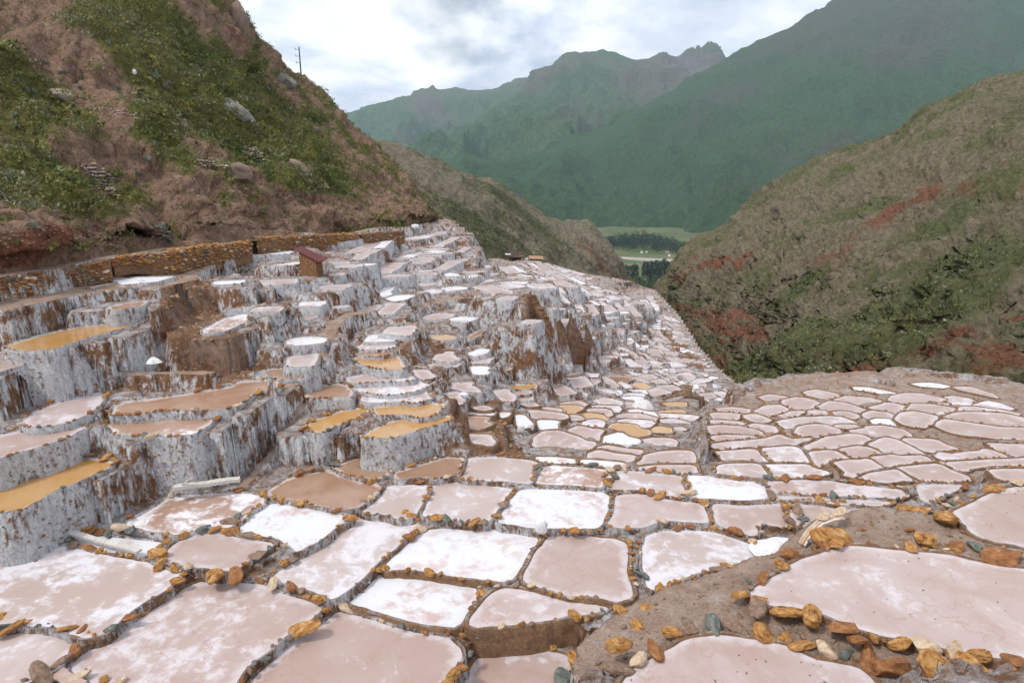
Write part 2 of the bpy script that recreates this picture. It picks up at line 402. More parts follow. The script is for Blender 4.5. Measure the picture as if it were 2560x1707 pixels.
PANS['middle front  '] = (1660, 850, 2.6133, """
W:-8 155,890 400,915 560,930 640,960 655,1000 640,1040 480,1045 330,1035 150,1025 160,960
P:-8.07 330,1070 500,1085 800,1080 850,1150 860,1210 760,1215 680,1200 620,1205 580,1240 570,1275 480,1255 370,1215 340,1150
P:-8.07 820,1075 1000,1075 1200,1085 1340,1105 1240,1135 1180,1165 1100,1170 1000,1205 880,1220 860,1150
P:-8.0 690,925 850,920 1080,920 1250,945 1450,965 1540,980 1560,1020 1500,1035 1300,1030 1050,1015 850,1000 710,1000
P:-8.02 740,1020 900,1025 1100,1040 1300,1045 1500,1060 1440,1080 1350,1085 1000,1055 830,1040 780,1040
P:-8.0 1665,950 1800,945 1960,950 1900,985 1820,1020 1780,1045 1710,1065 1690,1010
""")
PANS['ladder strip'] = (850, 850, 2.6133, """
O:-7.0 150,635 240,580 360,540 500,500 620,490 720,525 640,550 520,580 400,620 320,640
O:-6.9 230,440 400,430 590,400 640,480 540,485 440,490 300,485 220,450
L:-6.8 140,370 300,355 560,335 590,380 560,395 200,415 140,400
W:-6.72 80,310 200,295 500,270 540,310 520,325 130,345
L:-6.6 100,240 200,215 430,215 480,260 450,268 80,285
O:-6.3 150,110 340,95 395,180 390,190 260,185 140,150 120,130
T:-6.22 130,60 330,55 345,85 160,95
""")
PANS['ladder strip '] = (850, 500, 2.6133, """
L:-6.15 180,930 350,928 330,970 130,975
W:-6.05 200,890 400,885 350,920 180,925
P:-5.9 340,835 480,825 470,860 440,890 290,870
""")
PANS['upper left'] = (0, 500, 2.6133, """
T 1740,1110 2010,1100 2010,1160 1900,1165 1810,1140 1730,1140
P 1890,1030 1950,1015 2070,1008 2050,1090 1870,1090
W 1890,915 2000,900 2110,905 2110,930 1950,950 1890,940
P 1930,755 2050,750 2050,770 1960,790 1930,780
P 1920,720 2060,715 2060,740 1920,745
W 1980,670 2110,668 2090,695 1970,693
P 2040,620 2220,612 2180,635 2030,635
P 2130,565 2290,558 2220,590 2100,580
W 1410,535 1580,530 1560,548 1430,552
P 1690,530 1920,522 1910,545 1750,560 1700,545
X 1340,850 1480,780 1600,750 1700,755 1560,810 1450,860 1360,870
P 1690,705 1840,700 1800,735 1650,730
O:-4.6 40,960 200,915 400,860 560,830 880,805 760,850 600,890 450,930 340,975 200,980
P:-5.0 -130,1000 0,1010 390,1020 280,1050 100,1090 -130,1150
T:-4.1 730,700 850,675 940,665 900,695 750,720
W:-3.72 800,530 900,510 1120,505 1000,535 850,545
T:-3.78 620,575 800,550 970,550 860,575 700,590
W 1780,430 1970,405 1900,430
W 1500,380 1640,350 1900,338 1880,350 1700,365
L 2210,440 2340,425 2300,445
P 2170,490 2240,480 2200,500
""")
PANS['right plateau'] = (1660, 850, 2.6133, """
P 635,375 700,360 780,370 790,390 740,400 670,395
P 925,340 1000,328 1100,355 1135,375 1100,385 1020,370 950,360
P 810,400 880,385 990,410 960,445 910,455 840,430
P 1140,395 1200,375 1300,385 1400,400 1300,432 1220,415
P 1510,395 1600,370 1700,360 1820,385 1740,405 1620,420 1560,415
L 1840,395 1900,372 1990,385 2030,405 1980,430 1900,420
P 1770,410 1850,418 1830,430
L 2035,430 2130,405 2190,415 2260,445 2180,452
W 1240,310 1340,315 1480,345 1400,345 1260,325
W 1620,288 1740,282 1850,298 1800,308 1680,302
P 1920,315 2000,310 2130,350 2180,380 2050,350
P 355,450 450,445 555,455 540,470 420,472 370,465
P 605,465 700,445 760,440 800,455 740,485 660,495
P 750,495 830,470 920,465 860,490 790,505
P 875,485 960,470 1040,465 1030,490 960,503 900,500
P 1010,435 1100,415 1200,430 1300,455 1260,468 1150,460 1050,455
P 1130,475 1200,472 1260,490 1190,515 1150,500
P 1340,440 1450,415 1550,430 1540,460 1500,475 1400,465
P 1590,455 1650,430 1780,432 1890,445 1870,475 1780,485 1660,470
L 1925,450 2050,448 2200,462 2280,480 2260,490 2100,480 1930,475
P 1300,495 1380,468 1440,470 1490,485 1470,515 1400,515 1340,515
P 1530,505 1560,480 1640,478 1760,500 1740,540 1670,558 1580,545 1530,520
W 1380,530 1400,518 1470,520 1465,555 1400,555
P 1870,510 1960,490 2150,490 2300,510 2340,535 2335,560 2200,562 2050,540 1900,520
P 1810,540 1850,525 2050,555 2200,575 2352,580 2450,590 2450,645 2352,645 2150,640 1980,615 1870,580 1820,565
P 340,490 400,480 490,485 480,505 430,525 350,515
P 530,495 600,490 670,520 620,535 550,510
L 780,540 900,520 1050,510 1150,510 1220,540 1150,550 950,550 860,560 820,580
P 320,590 380,565 500,575 600,595 610,605 540,615 400,615 320,612
P 540,565 600,552 690,570 680,590 640,592
P 890,570 970,560 1080,565 1130,580 1060,615 930,625 900,600
P 1100,565 1250,560 1280,568 1180,578
P 1220,590 1330,575 1440,578 1520,595 1560,630 1450,632 1320,620 1240,605
P 330,640 400,625 520,632 590,635 500,648 350,650
P 340,705 450,670 620,655 850,645 970,640 940,660 840,680 600,695 420,712
P 920,690 1000,660 1150,640 1290,632 1340,645 1280,675 1150,690 1060,710 950,715
P 1350,675 1430,655 1520,655 1600,690 1670,735 1600,740 1470,740 1430,710 1370,695
P 1570,655 1650,660 1800,680 1930,715 1850,720 1700,725 1640,695
L:-8.45 350,740 450,725 600,718 640,750 680,800 560,800 390,798
L:-8.45 635,715 800,700 860,705 910,760 930,795 850,800 710,795 660,750
P:-8.45 970,740 1060,728 1130,730 1210,775 1100,780 1080,790 1020,830 990,790
P:-8.47 1160,720 1270,700 1340,710 1410,745 1300,762 1220,765
P:-8.3 1100,800 1200,785 1340,780 1420,835 1300,865 1230,895 1170,850
P:-8.35 1370,770 1500,760 1680,755 1710,785 1600,805 1450,825 1400,800
P:-8.3 1800,765 1900,740 2080,725 2160,735 2210,765 2100,775 1950,785 1850,785
P:-8.35 2180,690 2260,688 2352,690 2450,700 2450,770 2352,760 2240,735
P:-8.2 1870,815 1950,800 2150,782 2352,790 2450,795 2450,820 2352,822 2150,820 1980,845 1920,850
L:-8.2 350,870 390,820 630,815 660,860 690,910 600,915 450,895 335,880
L:-8.2 655,815 800,812 940,815 970,850 1000,890 930,905 800,900 715,910 690,860
P:-8.15 1270,905 1350,870 1520,845 1600,905 1500,930 1420,935
P:-8.2 1550,835 1700,815 1800,820 1900,865 2010,920 1850,925 1700,915 1620,890
P:-7.95 2120,850 2250,842 2352,842 2450,845 2450,915 2352,915 2180,910
P 310,540 400,533 530,548 420,562
""")
PANS['valley bottom'] = (850, 850, 2.6133, """
L 2075,490 2330,500 2270,530 2080,520
L 2080,530 2260,545 2200,570 2060,555
O 2060,570 2160,575 2150,605 2030,600
P 2170,575 2230,575 2200,600
L 1870,535 2040,540 2020,570 1880,560
O 1790,560 1900,560 2010,590 1900,605 1760,590
P 1830,500 1950,490 2060,510 2030,535 1880,520
L 1920,465 2050,470 2060,500 1960,495
O 2090,470 2220,460 2230,490 2110,485
O 2110,415 2250,410 2240,440 2170,440
W 1880,330 1980,330 1990,350 1880,350
L 1860,360 1990,355 1960,375 1860,375
W 1850,380 1960,380 1950,405 1860,400
P 1860,410 1930,412 1900,440 1860,430
L 1660,395 1720,385 1830,405 1800,430 1720,430 1660,415
L 1640,435 1800,437 1790,460 1700,455
O 1460,440 1580,435 1560,460 1500,485 1450,465
P 1460,415 1560,405 1600,420 1580,432 1480,425
P 1270,450 1350,440 1430,450 1420,478 1340,475
P 1190,455 1270,462 1430,495 1430,518 1300,515 1240,490
W 1300,525 1410,525 1420,580 1370,590 1310,590
P 1270,640 1330,595 1440,595 1560,640 1650,690 1600,720 1500,725 1380,710 1290,690
P 1490,590 1560,562 1690,590 1690,640 1670,675 1600,650 1500,610
W 1730,630 1850,625 1960,650 1930,705 1860,690 1730,675
P 1980,650 2060,640 2180,655 2170,690 2100,705 1960,715
P:-8.2 1680,705 1750,700 1950,730 1970,740 1820,745
P:-8.08 1625,740 1700,725 1800,745 1940,765 1900,785 1780,800 1640,780
P:-8.12 1940,815 2000,760 2080,740 2180,725 2300,725 2310,770 2300,805 2150,805 2000,810
P:-8.05 1950,840 2050,820 2320,820 2310,870 2150,860 2030,850
W:-7.98 1280,770 1400,770 1530,785 1520,800 1350,795
W:-8.0 1560,790 1700,790 1840,805 1850,830 1700,820
W 1150,490 1200,490 1260,550 1250,570 1200,575 1165,560
P 1010,330 1090,325 1140,370 1130,400 1070,400 1030,370
P 1130,330 1240,325 1240,350 1150,355
P 1160,360 1250,360 1260,395 1170,395
P 1180,405 1260,405 1300,430 1230,435
O 1070,300 1270,290 1260,315 1120,320
P 730,285 800,285 900,320 920,345 850,335
P 670,355 760,350 810,400 790,425 730,400
W 790,480 1000,470 1000,492 900,488
W 1050,475 1110,475 1090,500 1060,510
T 790,497 960,508 920,540 900,580 850,560
P 840,625 950,630 1000,670 980,690 880,670
P 870,440 950,430 1000,455 900,455
P 1500,500 1560,500 1590,520 1520,520
O 1570,490 1620,480 1700,490 1700,520 1610,520
L 1600,530 1650,525 1700,540 1700,570 1650,570 1610,550
P 1615,455 1740,460 1750,480 1730,500 1640,480
W 860,180 930,175 970,220 930,228 870,225
P 610,130 640,95 720,85 780,130 700,138
P 610,160 680,145 800,145 760,175 700,180
P 480,200 560,195 620,240 560,255
P 860,150 990,120 960,150
T 1040,180 1120,183 1100,200
T 1125,172 1200,165 1230,180 1190,190
W 1215,148 1335,142 1300,170 1220,160
O 1345,132 1460,140 1420,170 1370,180 1335,160
P 1490,165 1580,160 1560,185 1500,185
""")
PANS['terraced slope'] = (900, 540, 5.88, """
P 590,505 740,503 700,520
P 470,630 640,620 730,622 560,645
P 900,590 1150,582 1140,598
P 805,632 1040,625 1020,652 810,652
P 840,672 1000,668 990,685 850,680
P 1120,565 1340,540 1300,555
L 980,495 1270,482 1250,492
P 1270,670 1540,642 1500,652
P 890,855 1080,835 1080,865 920,865
P 290,920 500,885 700,885 500,905 340,925
L 815,1000 1000,985 1160,988 1000,1020 900,1035
P 1200,915 1370,920 1430,945 1280,960
W 1290,1065 1400,1055 1500,1060 1400,1085 1310,1100
P 1500,835 1640,815 1840,820 1640,845
W 1280,860 1330,845 1440,880 1300,885
L 1700,750 1860,740 1900,755 1740,765
P -60,1130 0,1075 170,1080 20,1135
W 440,1215 640,1180 780,1170 640,1230 540,1245
P 1850,1220 2000,1210 2020,1225 1880,1260
P 2050,1215 2180,1188 2280,1190 2200,1240 2080,1250
W 2120,995 2200,975 2320,980 2330,995
W 0,715 220,708 100,730
P 280,385 640,350 900,345 400,400
P 1920,850 2000,850 1940,880
""")
PANS['terraced slope '] = (1050, 740, 5.88, """
P 75,320 220,275 420,285 300,320 150,340
W 740,260 830,228 1040,232 940,265
L 650,305 740,272 920,280 800,325
W 530,345 640,330 790,340 680,372 540,365
P 535,385 640,382 600,412 550,405
P 1320,465 1460,435 1620,440 1500,495 1380,500
P 1500,405 1590,365 1750,370 1620,415
P 1930,395 2050,360 2240,345 2040,400
O 160,590 350,590 510,605 460,635 300,655 230,630
O 930,760 1050,710 1260,710 1130,760 1040,785
O 1310,660 1520,655 1430,690 1340,690
O 1350,707 1430,705 1380,750
W 780,840 880,790 1000,790 900,850 800,880
P 1890,820 1960,805 2110,810 2000,850
P 2170,710 2320,710 2200,760
""")
PANS['far terraces'] = (1250, 620, 5.88, """
W 1030,495 1140,488 1250,495 1150,515 1050,510
W 1015,550 1180,548 1140,565
L 885,550 980,550 930,560
L 1060,630 1240,628 1150,638
W 920,670 1030,668 980,680
P 1110,728 1290,722 1200,735
W 1340,728 1400,728 1380,740
W 1420,740 1530,740 1480,750
W 1600,810 1750,808 1680,820
L 1420,805 1560,805 1500,814
L 1210,848 1330,842 1290,855
W 1150,870 1240,875 1230,895
W 1310,920 1430,915 1370,935
W 1400,955 1630,940 1560,962
W 1650,955 1860,948 1870,958 1700,968
W 1210,990 1400,980 1330,998 1230,1000
L 1480,1025 1740,1022 1600,1034
P 1800,1050 1930,1045 1880,1058
P 1560,1110 1660,1110 1620,1125
L 1680,1115 1860,1108 1750,1130
L 1880,1105 2070,1090 1960,1112
P 1860,1230 2010,1218 1960,1240
P 990,910 1080,905 1150,925 1110,950 1030,940
P 740,890 810,885 780,900
P 830,900 950,895 900,912
P 1085,1040 1150,1035 1150,1055
P 720,630 790,630 740,665
W 70,515 160,508 320,510 220,530 100,530
P 120,433 420,433 250,444
E 140,340 430,360 400,378 250,365
W 550,525 660,530 600,542
L 1340,575 1450,575 1400,585
W 1330,615 1450,615 1390,628
P 1490,635 1580,635 1540,645
W 1490,660 1600,660 1560,672
L 1500,680 1580,682 1530,692
W 1650,740 1730,750 1700,765
P 1910,870 2010,870 1950,885
L 2010,900 2100,900 2050,912
L 1990,950 2060,950 2030,960
P 2100,940 2180,940 2150,952
W 2200,1065 2340,1065 2340,1090 2240,1090
W 1420,1130 1500,1130 1520,1160 1430,1150
P 1210,1250 1310,1248 1290,1265 1220,1265
P 1330,1240 1440,1235 1440,1265 1370,1270
P 1460,1240 1540,1240 1550,1285 1480,1275
""")
PANS['ravine edge'] = (1450, 780, 5.88, """
P 430,290 620,290 600,318 450,310
P 500,258 620,262 630,280 520,275
P 400,320 540,325 540,350 410,335
T 430,365 540,368 550,385 440,385
P 440,392 570,394 600,430 560,440 490,430
P 240,362 340,372 330,385
W 0,385 200,380 90,425 0,425
P 0,432 80,430 20,470 0,480
L 645,465 700,430 760,435 680,490
P 790,405 920,402 950,415 800,418
P 820,422 960,422 990,438 850,438
P 870,444 1000,444 1050,470 1020,490 900,470
W 850,500 980,498 950,530 830,530
W 810,540 950,538 930,560 790,558
L 800,567 930,565 910,590 810,590
W 830,598 910,600 925,645 850,635
L 1090,490 1180,480 1190,500 1110,520
L 530,530 600,530 700,570 600,560
L 500,620 690,620 680,638 520,635
L 320,690 370,650 530,655 440,700
P 300,707 430,710 350,745 310,740
P 0,710 190,715 150,750 20,725
P 1030,630 1110,640 1110,680 1030,675
P 1000,688 1110,690 1100,705 1010,705
P 1030,730 1110,735 1130,770 1060,755
L 1050,780 1100,780 1170,820 1110,820
P 830,780 1000,785 980,800 840,798
L 790,810 960,810 930,832 800,830
L 720,880 830,865 960,870 900,915 800,895
L 650,897 730,892 890,925 820,970 700,930
O 520,930 640,925 740,945 600,960
E 380,970 500,960 690,970 480,1055 400,1040
W 1140,830 1200,825 1230,870 1170,890
P 1210,820 1290,820 1290,840 1220,840
L 1240,850 1290,850 1320,890 1260,895
W 1180,895 1240,893 1220,930 1180,920
P 1240,910 1330,910 1320,930 1240,930
P 1340,800 1430,797 1450,802 1390,825
L 1430,765 1500,760 1510,790 1450,788
P 1460,870 1550,862 1580,870 1500,895
W 1560,825 1770,825 1740,838 1600,838
L 1590,845 1720,850 1700,860
L 1480,930 1560,925 1580,1000 1520,985
L 1360,955 1450,955 1490,988 1410,988
P 1280,950 1350,955 1400,1000 1340,1000
L 1410,1000 1490,1000 1530,1030 1450,1045
W 1350,1010 1400,1005 1470,1070 1400,1070
W 1580,1085 1690,1080 1680,1110 1600,1110
P 1730,1080 1820,1070 1780,1120 1740,1100
P 1440,1120 1520,1110 1620,1160 1520,1170
P 1650,1135 1740,1130 1760,1165 1680,1155
P 1850,1170 1980,1160 2040,1170 2020,1205 1880,1190
P 1820,1215 1910,1210 1960,1245 1860,1255
L 1860,1270 2000,1268 2030,1300 1900,1300
P 1250,680 1300,670 1410,690 1360,720 1310,705
P 1520,770 1590,765 1600,790 1530,795
W 1030,125 1160,120 1150,158 1060,150
P 1170,125 1230,130 1190,140
W 1050,165 1170,168 1160,190 1060,185
W 1060,197 1160,199 1150,220 1070,215
W 1045,245 1240,235 1240,260 1080,262
L 1070,315 1210,308 1230,322 1100,325
P 690,290 840,280 800,300
W 2000,1075 2050,1110 2010,1120
P 1980,1125 2090,1125 2090,1145 1990,1145
W 470,1165 550,1170 560,1220 500,1200
W 60,905 230,920 220,945 60,930
O 80,950 230,955 220,990 100,985
P 130,997 230,1000 210,1050
P 0,1200 60,1210 50,1250 0,1250
""")
# known distances (photo x, y, distance along the view axis in ground units)
DEPTH = [
(0,690,20.),(0,745,19.9),(0,850,18.6),(0,925,17.0),(0,1080,15.6),(0,1200,14.6),(0,1330,13.9),(0,1450,12.4),(0,1707,10.1),
(300,625,28),(600,595,36),(850,578,46),(1040,560,60),(1120,565,62),
(400,700,24),(520,660,29),(650,635,34),(320,763,20.7),(190,840,19.0),(330,812,19.5),(190,1000,17.6),
(420,1090,15.6),(420,1030,17.5),(650,960,19.5),(310,1148,15.8),(310,1310,15.4),(480,1240,16.4),
(570,708,25.4),(690,706,26),(580,815,21.6),(670,775,23.7),(450,900,19.2),(560,900,20.0),
(780,690,28.5),(820,738,27),(780,760,26),(760,795,24.6),(765,853,22.4),(755,900,21.2),(720,930,20.6),(830,980,20.3),
(960,945,21.6),(1000,822,25.4),(950,1020,19.4),(980,1060,18.2),(800,1050,18.4),(850,1120,17.6),(930,1130,17.7),
(900,1160,17.6),(1100,1150,17.6),(1350,1150,17.7),(1700,1190,17.0),(1100,1230,16.2),(800,1230,16.2),(1350,1250,16.0),
(900,1400,14.0),(1300,1400,13.9),(1700,1390,13.8),(700,1600,12.0),(1200,1707,11.0),(1700,1707,9.9),(2500,1600,9.6),(2300,1400,11.9),(2560,1250,13.9),(1900,1280,15.2),
(1900,1180,18.2),(1900,1100,21.3),(2300,1100,21.2),(2300,1200,17.4),(2560,1100,20.8),(1900,1020,25.4),(2300,1020,25.0),(2560,1030,24.),(1900,985,28),(2200,960,30),(2520,1000,26),(2400,970,28.5),
(1650,1130,20.2),(1650,1040,26.5),(1500,1100,21.2),(1400,1100,20.7),(1500,1020,26.5),(1350,1000,25.3),(1200,1040,21.2),(1180,1100,19.2),
(1150,1000,21.5),(1250,960,24.),(1120,930,23.2),(1100,870,25.5),(1240,880,27),
(900,620,38),(900,700,30.5),(1000,620,45),(1000,700,36),(1000,770,29.5),(1080,800,29.5),(1120,830,28),(950,790,26.5),
(1200,620,58),(1200,700,40),(1200,780,32.5),(1250,830,30.5),(1300,900,29),(1400,950,29),(1400,850,33),(1400,750,40),(1350,700,48),
(1290,650,85),(1360,680,110),(1450,700,120),(1500,745,75),(1560,800,62),(1500,880,40),(1450,820,40),(1600,850,60),(1640,745,120),(1700,850,75),(1640,800,90),
(1750,920,52),(1800,990,38),(1600,930,40),(1700,980,36),(1550,970,32),(1850,990,37),(1650,1000,31),(1520,850,48),(1600,780,75),
]

LEVELS = [
 [(1175,1569,-8.3),(1252,1562,-8.3),(1367,1562,-8.28),(1462,1546,-8.25),(1530,1525,-8.2),(1500,1518,-8.2),(1367,1540,-8.25),(1250,1548,-8.28),(1175,1556,-8.3)],
 [(1440,1720,-8.2),(1425,1640,-8.2),(1462,1590,-8.15),(1540,1535,-8.1),(1600,1495,-8.05),(1700,1455,-8.0),(1800,1425,-7.95),(1935,1380,-7.9),(1990,1330,-7.85),(2050,1290,-7.8),(2200,1262,-7.7),(2350,1290,-7.6),(2480,1365,-7.52),(2560,1400,-7.5),(2560,1440,-7.5),(2400,1405,-7.5),(2130,1365,-7.52),(2010,1395,-7.58),(1900,1470,-7.62),(1870,1500,-7.66),(1930,1520,-7.62),(2060,1560,-7.6),(2250,1615,-7.6),(2560,1665,-7.6),(2560,1720,-7.65),(2150,1650,-7.72),(1990,1605,-7.75),(1790,1590,-7.8),(1690,1610,-7.85),(1600,1660,-8.0),(1540,1720,-8.0)],
 [(-60,795,-3.74),(0,781,-3.74),(77,764,-3.74),(203,737,-3.75),(268,727,-3.76),(330,721,-3.78),(383,720,-3.79),(440,712,-3.82),(497,699,-3.84),(501,684,-3.86),(540,664,-3.9),(628,634,-3.95),(727,630,-4.0),(727,625,-4.0),(574,643,-3.9),(509,664,-3.86),(452,683,-3.82),(402,691,-3.8),(279,706,-3.78),(176,719,-3.74),(0,754,-3.72),(-60,768,-3.72)],
 [(-80,705,-3.0),(0,694,-3.0),(150,673,-3.02),(215,655,-3.04),(330,637,-3.07),(516,614,-3.15),(612,606,-3.22),(682,591,-3.35),(900,583,-3.75),(1040,564,-4.1),(1075,560,-4.2),(1075,554,-4.2),(900,575,-3.7),(650,588,-3.2),(574,600,-3.15),(383,622,-3.05),(280,638,-3.0),(0,670,-2.95),(-80,680,-2.95)],
 [(-40,962,-5.5),(0,957,-5.5),(77,932,-5.5),(200,924,-5.55),(270,931,-5.65),(330,939,-5.7),(500,937,-5.72),(650,943,-5.75),(690,951,-5.75),(688,939,-5.7),(650,932,-5.7),(500,925,-5.68),(330,926,-5.65),(270,918,-5.6),(200,911,-5.5),(77,919,-5.45),(0,944,-5.45),(-40,950,-5.45)],
]
RIBBONS = [
 ([(1900,1158,-8.2),(1912,1180,-8.2),(1926,1202,-8.2)], 0.3, 0.02, 0.5),
 ([(1888,1118,-8.45),(1905,1140,-8.45),(1922,1158,-8.45)], 0.3, 0.02, 0.5),
 ([(705,985),(760,940),(790,900),(815,850),(850,805),(900,785),(980,773),(1060,768),(1120,752),(1170,742),(1230,742)], 0.42, 0.12, 1.0),
 ([(975,880),(990,925),(1040,970),(1090,1010),(1125,1045),(1150,1090)], 0.30, 0.10, 0.6),
 ([(1030,785),(1055,810),(1060,830),(1020,860),(985,880)], 0.22, 0.1, 0.6),
 ([(1640,1190,-8.1),(1760,1130,-8.05),(1755,1100,-8.3),(1770,1050,-9.0),(1780,1010,-9.6)], 0.22, 0.28, 0.4),
 ([(600,1218,-7.88),(650,1168,-7.78),(700,1108,-7.5),(735,1060,-7.15),(765,1005,-6.75)], 0.22, 0.03, 0.8),
 ([(900,640),(1000,605),(1060,600),(1130,588)], 0.25, 0.1, 0.6),
 ([(1325,700),(1400,712),(1480,735),(1540,765),(1590,800)], 0.3, 0.3, 0.6),
 ([(1250,800),(1280,860),(1310,890)], 0.2, 0.1, 0.5),
 ([(1490,945),(1600,955),(1700,985)], 0.25, 0.15, 0.6),
]

ROCKS = [
 ((1660,1200), """800,855,150,0 975,885,180,0 1165,955,160,1 1255,1030,110,1 1370,1030,95,0 1440,1045,60,1 1540,1060,110,0 1710,1085,150,2 1890,1120,150,2 2065,1140,130,0 2270,1165,150,1 595,830,140,3 490,745,95,0 545,650,80,4 460,670,90,1 580,610,100,2 710,545,150,0 820,480,130,1 620,545,40,4 535,558,55,4 1100,365,220,0 1110,395,150,0 1035,420,90,1 960,400,70,4 1190,295,50,1 1295,325,60,1 1710,395,150,0 1905,425,100,1 2035,430,100,4 2200,490,210,1 1620,195,160,0 1745,220,60,4 1850,245,150,0 1825,190,50,1 1850,165,70,2 1885,150,60,4 1910,125,60,2 1935,105,80,3 1845,95,60,4 1965,305,50,4 165,945,130,3 320,940,140,4 470,955,140,3 650,990,160,0 780,1030,100,0 900,1070,130,0 1050,1110,140,2 1190,1125,110,4 1330,1150,180,1 1500,1225,250,1 1770,1240,260,0 2000,1225,230,0 2290,1290,150,0 1975,1305,130,0 285,745,80,4 130,760,80,1 70,785,100,2 20,825,70,0 40,990,110,0 610,305,50,0 635,335,60,2 865,405,50,1 1480,300,140,1 1600,325,70,1 1330,300,40,4"""),
 ((850,1200), """1840,990,90,2 1940,960,150,0 1810,1080,150,0 1670,1150,160,3 1575,1210,180,0 1460,1270,150,4 1840,1235,150,3 1950,1170,120,2 2060,1100,130,1 2035,875,120,0 2110,820,100,0 2190,790,100,2 1500,1230,60,2 1830,850,100,0 1720,850,60,4 1610,905,80,0 1540,885,90,0 1405,905,40,0 1650,870,50,1 1055,950,70,2 900,1030,40,4 895,1115,80,1 850,1130,70,4 835,1175,60,0 790,1215,100,1 740,1270,110,0 560,985,80,1 490,975,60,4 405,945,70,4 340,940,60,2 275,915,70,2 220,885,60,0 160,880,60,3 120,870,30,4 800,1010,60,0 1375,740,70,0 1435,745,60,0 1330,715,70,3 1515,765,70,2 1580,765,60,0 1615,760,40,3 1670,765,60,3 1945,435,50,0 1950,405,60,1 1910,520,50,0 1940,575,50,4 1800,350,40,4 1460,325,60,0 1530,330,80,0 1590,335,50,3 1635,330,50,0 1695,325,40,0"""),
 ((0,1200), """1400,620,130,0 1535,615,140,1 1710,655,80,1 1785,670,80,2 1840,685,45,4 1900,695,90,1 1975,715,70,3 2085,770,90,0 2135,845,80,0 2080,885,80,3 1985,960,140,0 1900,1030,70,3 1830,1040,60,3 1790,1085,60,3 1735,1165,75,4 1665,1190,60,4 1630,1235,80,3 1585,1300,90,1 1045,545,90,0 845,890,90,1 730,965,90,4 500,1110,120,1 415,1175,100,3 275,1260,150,3 160,1300,60,3 450,960,90,0 615,1010,60,0 340,960,60,4 250,950,60,4 385,965,40,4 685,1295,90,0 800,1305,90,2 570,1245,50,1 85,455,100,1 680,285,60,0 615,290,70,1 780,310,80,2 855,320,90,4 930,345,40,1 995,345,45,3 1085,355,60,0 1200,355,70,0 1095,395,70,0 1040,435,60,0 985,490,60,0 1305,340,35,1 1405,315,70,0 1470,330,70,0 1270,585,50,3 1330,590,40,4 1040,570,60,0 1180,590,40,2 760,480,50,3"""),
]
# ================================================================ the lie of the land
_dp = np.array(DEPTH, float)
_X = _dp[:, :2] / 300.0; _Yv = np.log(_dp[:, 2])
def _tps(r2): return np.where(r2 > 1e-12, 0.5 * r2 * np.log(np.maximum(r2, 1e-12)), 0.0)
_r2 = ((_X[:, None] - _X[None]) ** 2).sum(-1); _n = len(_X)
_A = np.zeros((_n + 3, _n + 3)); _A[:_n, :_n] = _tps(_r2) + np.eye(_n) * 0.004
_A[:_n, _n] = 1; _A[:_n, _n + 1:] = _X; _A[_n, :_n] = 1; _A[_n + 1:, :_n] = _X.T
_W = np.linalg.solve(_A, np.concatenate([_Yv, [0, 0, 0]]))
def depth(px, py):
    q = np.stack(np.broadcast_arrays(np.asarray(px, float), np.asarray(py, float)), -1) / 300.0
    r2 = ((q[..., None, :] - _X) ** 2).sum(-1)
    return np.exp(_tps(r2) @ _W[:_n] + _W[_n] + q @ _W[_n + 1:])

# raster over the pan field: columns run with x / y, rows with log y
NU, NV = 560, 800
U0, U1, V0, V1 = -1.25, 1.15, math.log(5.0), math.log(260 * S)
def uv_of(x, y):
    return (x / y - U0) / (U1 - U0) * (NU - 1), (np.log(y) - V0) / (V1 - V0) * (NV - 1)
_gu = U0 + (U1 - U0) * np.arange(NU) / (NU - 1); _gy = np.exp(V0 + (V1 - V0) * np.arange(NV) / (NV - 1))
GX = _gy[:, None] * _gu[None, :]; GY = np.repeat(_gy[:, None], NU, 1)
def cells_in(poly):
    """boolean patch of raster cells inside the ground-plan polygon, with its slices"""
    u, v = uv_of(poly[:, 0], poly[:, 1])
    a0, a1 = max(0, int(u.min())), min(NU - 1, int(u.max()) + 1); b0, b1 = max(0, int(v.min())), min(NV - 1, int(v.max()) + 1)
    if a1 <= a0 or b1 <= b0: return None
    X, Y = GX[b0:b1 + 1, a0:a1 + 1], GY[b0:b1 + 1, a0:a1 + 1]
    ins = np.zeros(X.shape, bool); n = len(poly); j = n - 1
    for i in range(n):
        xi, yi, xj, yj = poly[i, 0], poly[i, 1], poly[j, 0], poly[j, 1]
        if yi != yj:
            ins ^= ((yi > Y) != (yj > Y)) & (X < (xj - xi) * (Y - yi) / (yj - yi) + xi)
        j = i
    return (slice(b0, b1 + 1), slice(a0, a1 + 1)), ins
CORNER = 0.11
def chaikin(p, n=1):
    for _ in range(n):
        q = np.roll(p, -1, 0); a = CORNER; p = np.stack([p * (1 - a) + q * a, p * a + q * (1 - a)], 1).reshape(-1, p.shape[1])
    return p
def resample(p, ds, nmin=10):
    q = np.vstack([p, p[:1]]); seg = np.sqrt(((q[1:] - q[:-1]) ** 2).sum(1)); L = np.concatenate([[0], np.cumsum(seg)])
    n = max(nmin, int(L[-1] / ds)); t = np.arange(n) * L[-1] / n
    return np.stack([np.interp(t, L, q[:, k]) for k in range(p.shape[1])], 1)
def subdiv(p, ds):
    out = []
    for a, b in zip(p, np.roll(p, -1, 0)):
        k = max(1, int(np.linalg.norm(b - a) / ds)); out += [a + (b - a) * i / k for i in range(k)]
    return np.array(out)
def area2(p): return 0.5 * np.sum(p[:, 0] * np.roll(p[:, 1], -1) - np.roll(p[:, 0], -1) * p[:, 1])
def normals2(p):
    t = np.roll(p, -1, 0) - np.roll(p, 1, 0); n = np.stack([t[:, 1], -t[:, 0]], 1)
    return n / np.maximum(1e-9, np.linalg.norm(n, axis=1))[:, None]

